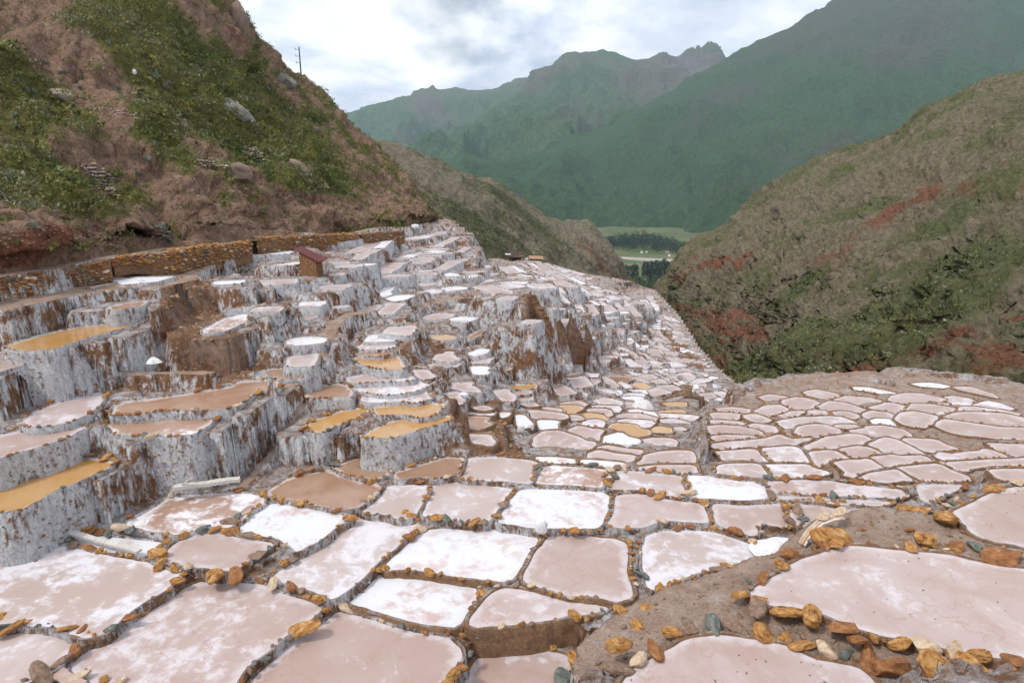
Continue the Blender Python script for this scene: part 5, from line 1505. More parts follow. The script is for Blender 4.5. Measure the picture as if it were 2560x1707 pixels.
NET2 = [
 [(960,480,2600),(960,440,2700),(960,410,2850),(960,395,3000)],
 [(1040,480,2600),(1040,440,2750),(1045,400,2950),(1050,365,3200)],
 [(1120,480,2600),(1120,430,2800),(1125,370,3100),(1130,325,3400)],
 [(1200,480,2600),(1200,420,2850),(1205,350,3250),(1210,287,3650)],
 [(1290,480,2600),(1290,400,2900),(1290,320,3400),(1290,222,3950)],
 [(1380,480,2600),(1380,390,2950),(1380,290,3500),(1376,166,4250)],
 [(1450,480,2600),(1450,380,3000),(1450,270,3600),(1445,135,4450)],
 [(1530,480,2600),(1530,370,3000),(1530,260,3650),(1530,131,4600)],
 [(1600,480,2600),(1600,370,3000),(1600,250,3700),(1600,145,4700)],
 [(1660,480,2600),(1660,370,3000),(1660,250,3700),(1655,130,4750)],
 [(1710,480,2600),(1710,370,3000),(1710,250,3700),(1700,139,4800)],
 [(1760,480,2600),(1760,370,3000),(1760,250,3700),(1755,125,4800)],
 [(1800,480,2600),(1800,370,3000),(1800,250,3700),(1798,126,4800)],
 [(1850,480,2600),(1850,370,3000),(1850,250,3700),(1830,160,4800)],
 [(2000,480,2600),(2000,370,3000),(2000,280,3700),(1990,210,4800)],
]
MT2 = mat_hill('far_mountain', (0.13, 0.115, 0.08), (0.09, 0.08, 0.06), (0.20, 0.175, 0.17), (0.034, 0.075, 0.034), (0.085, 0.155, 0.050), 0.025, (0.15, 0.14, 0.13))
mountain('far_mountain', NET2, 280, 160, 110, 0.0007, 91, MT2, lambda P: (0.66 + fbm(P * 0.0018, 4, 95) * 0.4 + blobs(P, [(1150,370,140,50,-30,0.6),(1400,180,120,60,0,-0.2),(1720,190,140,70,0,-0.7)]),  # positive blob: sunlit patch on the lower slope, painted in as brighter green
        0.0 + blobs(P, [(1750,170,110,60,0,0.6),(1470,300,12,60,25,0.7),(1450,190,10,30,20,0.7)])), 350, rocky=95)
NET3 = [
 [(560,500,3400),(560,420,3700),(560,350,4100),(560,300,4600)],
 [(740,500,3400),(740,420,3700),(740,350,4100),(740,296,4600)],
 [(830,500,3400),(830,420,3700),(830,350,4200),(830,298,4700)],
 [(900,500,3400),(900,420,3700),(900,340,4300),(895,275,4850)],
 [(980,500,3400),(980,420,3800),(980,320,4400),(975,250,5000)],
 [(1070,500,3400),(1070,420,3900),(1070,320,4500),(1070,232,5150)],
 [(1140,500,3400),(1140,420,3900),(1140,320,4600),(1135,230,5200)],
 [(1210,500,3400),(1210,420,3900),(1210,310,4700),(1205,226,5300)],
 [(1290,500,3400),(1290,410,4000),(1290,300,4800),(1290,205,5400)],
 [(1420,500,3400),(1420,400,4000),(1420,290,4800),(1420,190,5500)],
 [(1600,500,3400),(1600,400,4000),(1600,290,4800),(1600,200,5500)],
]
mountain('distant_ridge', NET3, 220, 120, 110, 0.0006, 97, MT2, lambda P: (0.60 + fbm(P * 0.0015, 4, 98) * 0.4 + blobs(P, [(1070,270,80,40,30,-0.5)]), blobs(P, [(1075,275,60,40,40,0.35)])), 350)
# --- valley floor with its fields
ZV = -140.0 * S
def mat_valley():
    m, nt, b = mat_new('valley_fields'); pos = N_pos(nt)
    mp = nd(nt, 'ShaderNodeMapping'); mp.inputs['Scale'].default_value = (0.008, 0.009, 1); mp.inputs['Rotation'].default_value = (0, 0, 0.35); nt.links.new(pos, mp.inputs[0])
    vo = nd(nt, 'ShaderNodeTexVoronoi', distance='CHEBYCHEV', i_Scale=1.0, i_Randomness=0.85); nt.links.new(mp.outputs[0], vo.inputs[0])
    sp = nd(nt, 'ShaderNodeSeparateColor'); nt.links.new(vo.outputs['Color'], sp.inputs[0])
    c = N_ramp(nt, sp.outputs[0], [(0.0, (0.055, 0.095, 0.022)), (0.3, (0.10, 0.115, 0.04)), (0.5, (0.17, 0.15, 0.075)), (0.7, (0.05, 0.09, 0.02)), (0.85, (0.14, 0.11, 0.07)), (1.0, (0.18, 0.17, 0.06))])
    c = N_mix(nt, N_math(nt, 'MULTIPLY', N_noise(nt, pos, 0.05, 6, 0.7), 0.5), c, (0.07, 0.10, 0.03))
    nt.links.new(c, b.inputs['Base Color']); b.inputs['Roughness'].default_value = 0.95
    return m
gx, gy = np.meshgrid(np.linspace(-2500, 3500, 60), np.linspace(420, 3000, 50))
vf = link('valley_floor', np_mesh('valley_floor', np.stack([gx, gy, np.full(gx.shape, ZV)], -1).reshape(-1, 3), grid_faces(50, 60), mat_valley())); tag(vf, kind='structure')
def river():
    a = [at_z(x, y, -139.9) for x, y in ((1480,636),(1535,640),(1600,644),(1680,648),(1760,655),(1900,668))]; b_ = [at_z(x, y, -139.9) for x, y in ((1480,641),(1535,645),(1600,652),(1680,658),(1760,665),(1900,680))]
    mb = MB(); mb.add(a + b_, [(i, i + 1, i + 7, i + 6) for i in range(5)])
    o = mb.build('gravel_river_bed', mat_simple('river_gravel', [(0.35, (0.26, 0.22, 0.18)), (0.6, (0.40, 0.36, 0.30))], 0.03, random_obj=False, bump=0)); tag(o, kind='structure')
river()
# --- trees of the valley
TREE_MAT = leaf_mat('eucalyptus_leaves', [(0.0, (0.012, 0.028, 0.018)), (0.4, (0.022, 0.045, 0.022)), (0.7, (0.05, 0.085, 0.025)), (1.0, (0.11, 0.16, 0.035))])
BARK = mat_simple('grey_bark', [(0.3, (0.12, 0.10, 0.08)), (0.7, (0.24, 0.21, 0.18))], 2.0)
def tree_meshes(seed, tall, hue):
    r = np.random.default_rng(seed); n = 170; h = 22 if tall else 9; w = 3.4 if tall else 4.6
    z = r.uniform(0.12, 1.0, n); lob = 0.75 + 0.35 * np.sin(z * 9 + seed) * (1 if tall else 0.3)
    rad = (w * np.sqrt(np.maximum(0.02, 1 - ((z - 0.45) / 0.58) ** 2)) * lob) * r.uniform(0.3, 1, n) ** 0.5; th = r.uniform(0, 6.28, n)
    c = np.stack([np.cos(th) * rad, np.sin(th) * rad, z * h], -1); a = r.normal(0, 1, (n, 3)); b = r.normal(0, 1, (n, 3)); s = r.uniform(0.8, 1.7, (n, 1))
    V = np.stack([c - a * s * 0.5, c + a * s * 0.5, c + b * s * 0.8 + [0, 0, 0.4]], 1).reshape(-1, 3)
    me = np_mesh('crown', V, np.arange(n * 3).reshape(-1, 3), TREE_MAT, smooth=False, attrs={'hue': np.repeat(np.clip(hue + r.normal(0, 0.12, n), 0, 1), 3)})
    mb = MB(); mb.tube([(0, 0, -0.5), (0.1, 0.1, h * 0.45), (0, 0, h * 0.92)], 0.45, 0.08, 6); t = bpy.data.meshes.new('trunk'); t.from_pydata(mb.v, [], mb.f); t.materials.append(BARK)
    return me, t
TALL = [tree_meshes(k, True, 0.25 + 0.08 * (k % 3)) for k in range(4)]; LOW = [tree_meshes(20 + k, False, 0.72) for k in range(3)]
def tree(px, py, kind, sc, label, group, name='eucalyptus_tree'):
    P = at_z(px, py, -140.0); cr, tr = (TALL if kind == 'tall' else LOW)[rnd.randrange(3)]
    e = empty(name, tuple(P), label, 'tree', group); e.rotation_euler.z = rnd.uniform(0, 6.28); e.scale = (sc * 1.1, sc * 1.1, sc)
    link('crown', cr, e); link('trunk', tr, e)
for i in range(38): tree(1605 + i * 3.1 + rnd.uniform(-2, 2), 692 + rnd.uniform(-3, 4) - i * 0.05, 'tall', rnd.uniform(1.1, 1.6), 'tall dark eucalyptus in the long dense row across the valley field', 'eucalyptus row in the valley')
for i in range(9): tree(1562 + i * 4 + rnd.uniform(-2, 2), 700 - i * 0.4 + rnd.uniform(-3, 3), 'tall', rnd.uniform(1.0, 1.3), 'dark eucalyptus in the short clump left of the long row', 'eucalyptus clump in the valley')
for i, x in enumerate((1597, 1601, 1622, 1628, 1662)): tree(x, 717, 'tall', rnd.uniform(0.7, 0.85), 'single dark tree standing among the bright green bushes in the valley', 'dark trees among bushes')
for i in range(30): tree(1575 + i * 5 + rnd.uniform(-3, 3), rnd.choice((706, 713, 722)) + rnd.uniform(-2, 2), 'low', rnd.uniform(1.0, 1.6), 'round bright green tree in the lower valley between the two slopes', 'green trees in the lower valley', 'round_tree')
wr = np.random.default_rng(9)
wx, wy = wr.uniform(1490, 1800, 1500), wr.uniform(0, 1, 1500)
wyy = 632 - wy * 40 * np.clip(1 - np.abs(wx - 1610) / 190, 0.15, 1) + (wx - 1600) * 0.07
wq = np.array([at_z(a, b, -140.0) for a, b in zip(wx, wyy)]); wq[:, 2] += wr.uniform(2, 16, len(wq)) * np.clip(1.3 - np.abs(wx - 1600) / 160, 0.3, 1)
clumps('valley_wood', wq, wr.uniform(6, 12, len(wq)), np.clip(0.15 + wr.normal(0, 0.1, len(wq)) + (wx > 1660) * 0.3, 0, 1), 16, 'dark wood along the foot of the green mountain', mat=TREE_MAT, up=1.5)
# ================================================================ stone walls along the path
def stone_wall(label, base, tops, zb, cap=290, sz=0.26, warm=True):
    """base: (px, py) along the foot; tops: py of the crest above each; zb: level of the foot at each point"""
    B = np.array([at_z(x, y, z) for (x, y), z in zip(base, zb)])
    H = []
    for (x, y), ty, b in zip(base, tops, B):
        r = ray(x, ty); H.append(r[2] * b[1] / r[1] - b[2])
    H = np.array(H); L = np.concatenate([[0], np.cumsum(np.linalg.norm(B[1:] - B[:-1], axis=1))])
    org = B.mean(0); e = empty('stone_wall', tuple(org), label, 'stone wall', 'dry stone walls along the path')
    n = max(8, int(L[-1] / 0.3)); t = np.linspace(0, L[-1], n)
    bb = np.stack([np.interp(t, L, B[:, k]) for k in range(3)], 1); hh = np.interp(t, L, H)
    tan = np.gradient(bb, axis=0); nn = np.stack([tan[:, 1], -tan[:, 0]], 1); nn /= np.linalg.norm(nn, axis=1)[:, None]
    back = bb + np.c_[-nn * 0.7, np.zeros(n)]
    V = np.concatenate([bb - [0, 0, 0.5], bb + np.c_[np.zeros((n, 2)), hh * 0.97 - 0.04], back + np.c_[np.zeros((n, 2)), hh - 0.05], back - [0, 0, 0.6]])
    link('earth_core', np_mesh('earth_core', V - org, grid_faces(4, n), WALL['earth'], smooth=False), e)
    rows = max(2, int(np.mean(hh) / (sz * 0.62))); nper = int(L[-1] / (sz * 0.92)); total = rows * nper
    st_v, st_f = [], []; made = 0
    for r in range(rows + 1):
        for k in range(nper):
            tt = (k + 0.5 * (r % 2) + rnd.uniform(-.2, .2)) * L[-1] / nper; tt = min(max(tt, 0), L[-1])
            p = np.array([np.interp(tt, L, B[:, q]) for q in range(3)]); h = np.interp(tt, L, H); i = min(n - 1, int(tt / L[-1] * (n - 1)))
            zz = h * (r + 0.4 + rnd.uniform(-.22, .22)) / (rows + 0.3)
            s = sz * rnd.choice((0.7, 0.9, 1.0, 1.2, 1.5)) * rnd.uniform(0.85, 1.15); q = (p[0] + nn[i, 0] * 0.02, p[1] + nn[i, 1] * 0.02, p[2] + zz + rnd.uniform(-.03, .03))
            mi = rnd.choices(range(5), (48, 22, 12, 14, 4) if warm else (25, 20, 20, 22, 13))[0]
            if made < cap:
                o = put_stone(e, q, s, mi, False, 0.72); o.rotation_euler = (rnd.uniform(-.2, .2), rnd.uniform(-.2, .2), math.atan2(tan[i, 1], tan[i, 0]) + rnd.uniform(-.4, .4)); made += 1
            else:
                a = rnd.choice(STONES_LO[mi]); vv = np.array([v.co for v in a.vertices]) * s + np.array(q) - org
                st_f += [tuple(np.array(f.vertices) + len(st_v)) for f in a.polygons]; st_v += [tuple(v) for v in vv]
    if st_v:
        me = bpy.data.meshes.new('small_stones'); me.from_pydata(st_v, [], st_f); me.materials.append(STONE_MATS[0]); o = link('small_stones', me, e); o['kind'] = 'stuff'
    return e
stone_wall('thick ochre dry stone wall at the far left below the path, behind the wooden rail', [(-60,768),(0,754),(90,738),(176,719),(240,711),(284,705)], [700,695,686,672,660,646], [-3.72,-3.72,-3.72,-3.74,-3.75,-3.76])
stone_wall('long curving ochre stone wall behind the winding white channel', [(284,668),(330,662),(380,664),(430,676),(452,683),(509,664),(560,652),(632,640)], [646,638,633,628,624,615,610,604], [-3.3,-3.3,-3.36,-3.6,-3.82,-3.86,-3.9,-3.95], sz=0.28)
stone_wall('straight ochre stone wall behind the red-roofed shed', [(645,634),(690,629),(760,622),(830,618),(900,612)], [597,592,589,586,583], [-4.0,-4.02,-4.1,-4.25,-4.4], sz=0.27)
stone_wall('distant brown stone wall just left of the clay steps', [(905,604),(950,602),(1012,598)], [584,580,576], [-4.25,-4.35,-4.45], sz=0.28, warm=False)
stone_wall('low broken stone wall under the earth mound by the path', [(395,688),(420,690),(447,684)], [662,662,664], [-3.8,-3.8,-3.8], sz=0.22)

# ================================================================ wood, sack, gutter
WOOD = mat_simple('weathered_board', [(0.3, (0.40, 0.36, 0.32)), (0.7, (0.68, 0.65, 0.61))], 3.0, stretch=(6, 0.6, 6))
WOOD_D = mat_simple('dark_weathered_wood', [(0.3, (0.10, 0.07, 0.05)), (0.7, (0.26, 0.20, 0.15))], 3.0)
WOOD_P = mat_simple('pinkish_board', [(0.3, (0.36, 0.24, 0.20)), (0.7, (0.50, 0.38, 0.34))], 3.0)
WHITE_BAG = mat_simple('white_sack_cloth', [(0.35, (0.62, 0.62, 0.64)), (0.6, (0.82, 0.82, 0.84))], 5.0, bump=0.8)
def board(px0, py0, px1, py1, z, w, th, mat, label, z1=None, name='board', cat='board', lift=0.06):
    a = Vector(at_z(px0, py0, z)); b = Vector(at_z(px1, py1, z1 if z1 is not None else z)); a.z += lift; b.z += lift
    d = (b - a).normalized(); s = d.cross(Vector((0, 0, 1))).normalized(); u = s.cross(d); mb = MB(); V = []; n = 7
    for i in range(n):
        c = a.lerp(b, i / (n - 1)); ww = w / 2 * (1 + 0.12 * math.sin(i * 2.1)); j = 0.012 * math.sin(i * 1.7)
        V += [c - s * ww + u * j, c + s * ww + u * j, c + s * ww + u * (th + j), c - s * ww + u * (th + j)]
    Fc = [(i * 4 + k, i * 4 + (k + 1) % 4, i * 4 + 4 + (k + 1) % 4, i * 4 + 4 + k) for i in range(n - 1) for k in range(4)] + [(3, 2, 1, 0), tuple((n - 1) * 4 + k for k in range(4))]
    mb.add(V, Fc); o = mb.build(name, mat, origin=a); o.location = a; return tag(o, label, cat)
board(438, 1238, 602, 1216, -7.8, 0.26, 0.12, WOOD, 'long pale board lying by the foot of the grey stone wall', lift=0.24)
board(428, 1235, 482, 1199, -7.85, 0.06, 0.05, WOOD, 'thin pale stick leaning against dark stones beside the long board', z1=-7.35, name='stick', cat='stick')
board(174, 1343, 350, 1391, -8.06, 0.2, 0.07, WOOD, 'grey board lying along the edge of the narrow white pan', lift=0.16)
board(140, 1690, 205, 1725, -8.25, 0.30, 0.05, WOOD_P, 'flat pinkish plank at the bottom left edge', lift=0.1)
board(1211, 777, 1256, 850, -6.6, 0.05, 0.05, WOOD, 'pale pole leaning on the tall white wall of the block with thin pans', z1=-7.3, name='pole', cat='pole')
def rail():
    P = [at_z(166, 716, -3.74), at_z(216, 722, -3.74)]; o = Vector(P[0]); e = empty('wooden_rail', tuple(o), 'low wooden rail with two posts in front of the ochre stone wall', 'rail')
    for p in P:
        mb = MB(); p = Vector(p) - o; mb.tube([p + Vector((0, 0, -0.2)), p + Vector((0.01, 0, 0.30)), p + Vector((0, 0.02, 0.72))], 0.04, 0.035); mb.build('post', WOOD_D, e)
    mb = MB(); mb.tube([Vector(P[0]) - o + Vector((-0.12, 0, 0.64)), Vector(P[1]) - o + Vector((0.1, 0, 0.66))], 0.035); mb.build('crossbar', WOOD_D, e)
rail()
def sack(px, py, z, w, h, label, name='white_sack', lean=0.1):
    import bmesh
    P = Vector(at_z(px, py, z)); bm = bmesh.new(); bmesh.ops.create_uvsphere(bm, u_segments=20, v_segments=14, radius=0.5)
    r = random.Random(int(px)); ph = r.uniform(0, 6)
    for v in bm.verts:
        x, y, zz = v.co; t = zz + 0.5
        sq = max(abs(x), abs(y)); k = (0.5 * math.sqrt(max(0, 1 - (2 * t - 1) ** 4))) / max(1e-4, math.hypot(x, y)) if 0.02 < t < 0.98 else 1
        a = math.atan2(y, x); f = 1 + 0.10 * math.sin(3 * a + ph + t * 4) + 0.06 * math.sin(7 * a + t * 9) - 0.16 * max(0, t - 0.75) * 2
        sx = min(k, 6); v.co = Vector((x * sx * f * w * 1.0 + lean * t * w, y * sx * f * w * 0.62, t * h * (1 + 0.08 * math.sin(2 * a + ph))))
    me = bpy.data.meshes.new(name); bm.to_mesh(me); bm.free(); me.materials.append(WHITE_BAG)
    me.polygons.foreach_set('use_smooth', [True] * len(me.polygons)); o = link(name, me); o.location = P; o.rotation_euler.z = r.uniform(-0.3, 0.3)
    return tag(o, label, 'sack')
sack(1354, 1334, -8.0, 0.40, 0.52, 'crumpled white sack standing on the rim between two big pans', lean=-0.06)
sack(1160, 996, -7.35, 0.42, 0.30, 'small rounded white sack on the brown ridge left of the pink pans')
sack(1301, 1082, -8.1, 0.32, 0.42, 'narrow white sack by the grey wall near the pink oval pan')
sack(1326, 1078, -8.2, 0.30, 0.42, 'white sack right beside the narrow one near the pink oval pan')
sack(1570, 1118, -8.2, 0.40, 0.24, 'low white bundle on the edge of the white pan behind the pink oval')
sack(1037, 572, -4.3, 0.9, 0.5, 'white bundle on the earth mound beside the clay steps')
for x, y, zz, lb in ((1392, 848, None, 'white bundle lying on the brown bank in mid slope'), (1356, 884, None, 'small white box-like bundle by the ochre pans'), (1350, 872, None, 'white bundle just above the box-like one by the ochre pans'), (1126, 694, None, 'white heap of cloth at the foot of a tall wall below the steps')):
    d = float(depth(x, y)); z = at(x, y, d)[2] / S; sack(x, y, z + 0.02, 0.5, 0.32, lb)
def salt_heap(px, py, z, w, h, label):
    P = at_z(px, py, z); n, m = 28, 9; V = []
    for i in range(m):
        t = i / (m - 1)
        for k in range(n):
            a = 2 * math.pi * k / n; r_ = w / 2 * (1 - t) ** 0.8 * (1 + 0.10 * math.sin(3 * a + 1) + 0.05 * math.sin(7 * a)); V.append((r_ * math.cos(a), r_ * 0.75 * math.sin(a), h * t * (1 - 0.35 * t) * (1 + 0.12 * math.sin(5 * a + 3 * t)) - 0.06))
    o = link('salt_heap', np_mesh('salt_heap', V, grid_faces(m, n, True), SALT_HEAP)); o.location = tuple(P); tag(o, label, 'salt heap')
SALT_HEAP = mat_simple('heaped_salt', [(0.3, (0.62, 0.60, 0.60)), (0.6, (0.78, 0.77, 0.78))], 6.0, bump=0.8)
salt_heap(384, 903, -5.35, 0.62, 0.36, 'rounded white salt heap on the brown bank below the yellow strip pan')
salt_heap(1800, 1005 - 8, -9.7, 0.5, 0.2, 'low white salt heap at the left corner of the plateau')
for x, y in ((1600, 1015), (1613, 1018)):
    d = float(depth(x, y)); salt_heap(x, y, at(x, y, d)[2] / S + 0.1, 1.0, 0.8, 'tall white salt cone beside the stacked white pans' if x < 1610 else 'second white salt cone right of the stacked white pans')
def gutter():
    PL_ = mat_simple('cream_plastic', [(0.35, (0.62, 0.54, 0.46)), (0.6, (0.80, 0.76, 0.70))], 4.0, rough=0.5)
    RUST = mat_simple('salt_stained_trough', [(0.35, (0.45, 0.24, 0.12)), (0.65, (0.66, 0.50, 0.38))], 4.0, rough=0.6)
    path = [(2106,1306,-7.62),(2078,1308,-7.6),(2048,1319,-7.6),(2026,1338,-7.64),(2012,1357,-7.74),(2003,1374,-7.84)]
    Q = [Vector(at_z(*p)) + Vector((0, 0, 0.22)) for p in path]; org = Q[3]; e = empty('bent_gutter', tuple(org), 'bent cream plastic gutter spilling brine past the big ochre rock', 'gutter')
    fine = []
    for i in range(len(Q) - 1):
        for k in range(4): fine.append(Q[i].lerp(Q[i + 1], k / 4))
    fine.append(Q[-1]); n = len(fine); m = 9; V = []
    for i, p in enumerate(fine):
        d = (fine[min(i + 1, n - 1)] - fine[max(0, i - 1)]).normalized(); s = d.cross(Vector((0, 0, 1))).normalized(); u = s.cross(d)
        for sh in (0, 1):
            for k in range(m):
                a = math.pi * (k / (m - 1)); r_ = 0.105 - 0.018 * sh; V.append(p - org + s * math.cos(a) * r_ - u * math.sin(a) * r_)
    Fc = []
    for i in range(n - 1):
        for sh in (0, 1):
            for k in range(m - 1): b = i * 2 * m + sh * m + k; Fc.append((b, b + 1, b + 2 * m + 1, b + 2 * m))
        for k in (0, m - 1): b = i * 2 * m + k; Fc.append((b, b + m, b + 3 * m, b + 2 * m))
    mb = MB(); mb.add(V, Fc); mb.build('trough', PL_, e, smooth=True)
    mb = MB(); mb.tube([p - org + Vector((0, 0, -0.05)) for p in fine], 0.06, 0.06, 8); mb.build('stained_bed', RUST, e, smooth=True)
    mb = MB(); mb.tube([p - org + Vector((0.02, -0.14, 0.0)) for p in fine[2:]], 0.032, 0.032, 8); mb.build('pipe', PL_, e, smooth=True)
gutter()
def salt_fan():
    # crusted salt washed out below the gutter
    pts = [(2008,1345),(1985,1338),(1940,1338),(1880,1345),(1870,1362),(1890,1385),(1925,1392),(1950,1385),(1985,1368),(2005,1372)]
    W = np.array([at_z(x, y, -8.02) for x, y in pts])[:, :2]; W = resample(chaikin(W, 2), 0.15)
    if area2(W) < 0: W = W[::-1]
    c = W.mean(0); V = []; m = 8
    for i in range(m):
        t = i / (m - 1); q = W * (1 - t) + c * t; h = -8.06 * S + 0.30 * (t ** 0.7) * (0.8 + 0.5 * fbm(np.c_[q * 2.5, np.zeros(len(q))], 3, 3)); V.append(np.c_[q - c, h + 8.06 * S - 0.03])
    o = link('salt_crust_fan', np_mesh('salt_crust_fan', np.concatenate(V), grid_faces(m, len(W), True), SALT_HEAP)); o.location = (c[0], c[1], -8.06 * S); tag(o, 'bluish white fan of crusted salt below the bent gutter', 'salt crust')
salt_fan()
def flat_rock(px, py, z, w, mi, label, flat=0.4, lift=0.3):
    P = at_z(px, py, z); o = put_stone(None, (P[0], P[1], P[2] + lift), w, mi, True, flat, 'flat_stone'); o.rotation_euler = (0.08, -0.06, rnd.uniform(0, 1)); tag(o, label, 'stone')
flat_rock(2055, 1311, -7.62, 0.36, 2, 'flat pale stone weighing down the middle of the bent gutter')
flat_rock(2098, 1298, -7.62, 0.40, 2, 'flat ochre stone lying on the upper end of the bent gutter', lift=0.26)
flat_rock(601, 1590, -8.42, 0.19, 1, 'small round rusty stone alone in the middle of the big pink pan', 0.9, 0.07)
# pebbles strewn over the big right-hand pan
_mb = MB(); _p34 = [p for p in single if p['zone'] == 'near right']
for p in _p34:
    x0, y0 = p['poly'].min(0); x1, y1 = p['poly'].max(0); Q = np.array([(rnd.uniform(x0, x1), rnd.uniform(y0, y1)) for _ in range(40)]); Q = Q[inside_mask(Q, p['poly'])]
    for x, y in Q: s = rnd.uniform(0.008, 0.022); _mb.box((x, y, p['z'] + s * 0.3), (s * 2, s * 1.3, s), rnd.uniform(0, 3), s * 0.3)
_o = _mb.build('pebbles', STONE_MATS[4]); tag(_o, 'dark grit scattered over the large pink pans at right', 'pebbles', None, 'stuff')

def path_stones():
    vs, fs, mi_ = [], [], []; poly = [(p[0], p[1]) for p in LEVELS[1]]; made = 0
    while made < 260:
        x, y = rnd.uniform(1270, 2560), rnd.uniform(1262, 1707)
        if not in_poly(x, y, poly): continue
        P = at_z(x, y, -7.8); P[2] = float(ground_h(P[0], P[1])); a = rnd.choice(STONES_LO[rnd.choice((0, 3, 3, 4, 2))]); s = rnd.choice((0.05, 0.07, 0.09, 0.13, 0.2)) * rnd.uniform(0.7, 1.3)
        th = rnd.uniform(0, 6.28); R = np.array([[math.cos(th), -math.sin(th), 0], [math.sin(th), math.cos(th), 0], [0, 0, 0.8]])
        vv = np.array([v.co for v in a.vertices]) * s @ R.T + P + [0, 0, 0.15 * s]; fs += [tuple(np.array(f.vertices) + len(vs)) for f in a.polygons]; vs += [tuple(v) for v in vv]; made += 1
    me = bpy.data.meshes.new('path_stones'); me.from_pydata(vs, [], fs); me.materials.append(STONE_MATS[3]); tag(link('path_stones', me), 'small stones trodden into the earth path between the big right-hand pans', 'stones', None, 'stuff')
path_stones()
# ================================================================ sheds, hut, steps, poles, sign
ROOF = mat_simple('maroon_roof_sheet', [(0.3, (0.085, 0.022, 0.026)), (0.7, (0.145, 0.042, 0.045))], 2.0, rough=0.6)
BRICKM = mat_simple('brown_adobe', [(0.3, (0.10, 0.045, 0.02)), (0.5, (0.22, 0.11, 0.05)), (0.72, (0.34, 0.21, 0.12))], 5.0)
DARKM = mat_simple('dark_opening', [(0.3, (0.015, 0.011, 0.009)), (0.7, (0.03, 0.02, 0.016))], 2.0, bump=0)
def shed(label, roofpx, basepy, dep, open_front=False, group=None):
    """roofpx: upper-left, upper-right, lower-right, lower-left corners of the sloping roof in the photo with their distances"""
    R = [Vector(at(x, y, d)) for (x, y), d in zip(roofpx, dep)]; org = R[3].copy(); org.z = at(roofpx[3][0], basepy, dep[3])[2]
    e = empty('small_shed', tuple(org), label, 'shed'); L = [r - org for r in R]
    n = (L[1] - L[0]).cross(L[3] - L[0]).normalized(); n = n if n.z > 0 else -n
    mb = MB(); nr = 16; V = []
    for i in range(nr + 1):                       # corrugated sheet
        t = i / nr; w = 0.018 * math.cos(i * math.pi)
        a = L[0].lerp(L[1], t) + n * w; b = L[3].lerp(L[2], t) + n * w; V += [a, b, b - n * 0.035, a - n * 0.035]
    Fc = [(i * 4 + k, i * 4 + (k + 1) % 4, i * 4 + 4 + (k + 1) % 4, i * 4 + 4 + k) for i in range(nr) for k in range(4)] + [(3, 2, 1, 0), tuple(nr * 4 + k for k in range(4))]
    mb.add(V, Fc); mb.build('roof', ROOF, e)
    c = (L[0] + L[1] + L[2] + L[3]) / 4; I = [c + (p - c) * 0.68 for p in L]; mb = MB()
    lo = [Vector((p.x, p.y, -0.25)) for p in I]; hi = [p - n * 0.05 for p in I]
    mb.add(lo + hi, [(0, 1, 5, 4), (1, 2, 6, 5), (2, 3, 7, 6), (3, 0, 4, 7), (4, 5, 6, 7)]); mb.build('wall', BRICKM, e)
    for k, (a, b) in enumerate(((I[2], I[3]),)):
        for r in range(int(max(3, (a.z) / 0.14))):
            for q in range(4):
                t = (q + 0.5 + 0.5 * (r % 2)) / 4.5; p = a.lerp(b, t); z = r * 0.14
                if z < p.z - 0.1: put_stone(e, org + Vector((p.x, p.y, z)), 0.22, rnd.choice((1, 1, 3, 0)), False, 0.6, 'stone')
    if open_front:
        a, b = I[2], I[3]; f = (b - a).normalized(); out = Vector((f.y, -f.x, 0)); out = out if out.y < 0 else -out; mb = MB(); p0, p1 = a.lerp(b, 0.2) + out * 0.15, a.lerp(b, 0.75) + out * 0.15; h = min(p0.z, p1.z) * 0.8
        mb.add([(p0.x, p0.y, 0), (p1.x, p1.y, 0), (p1.x, p1.y, h), (p0.x, p0.y, h)], [(0, 1, 2, 3)]); mb.build('doorway', DARKM, e)
    return e
shed('narrow shed with long sloping maroon roof below the ochre wall', [(734,623),(752,615),(820,647),(796,655)], 722, [29.6,30.6,28.6,27.8])
shed('small shed with maroon roof and dark doorway, above the brown slide', [(1386,739),(1392,737),(1424,751),(1418,754)], 776, [41.5,43,41.6,40.2], True)
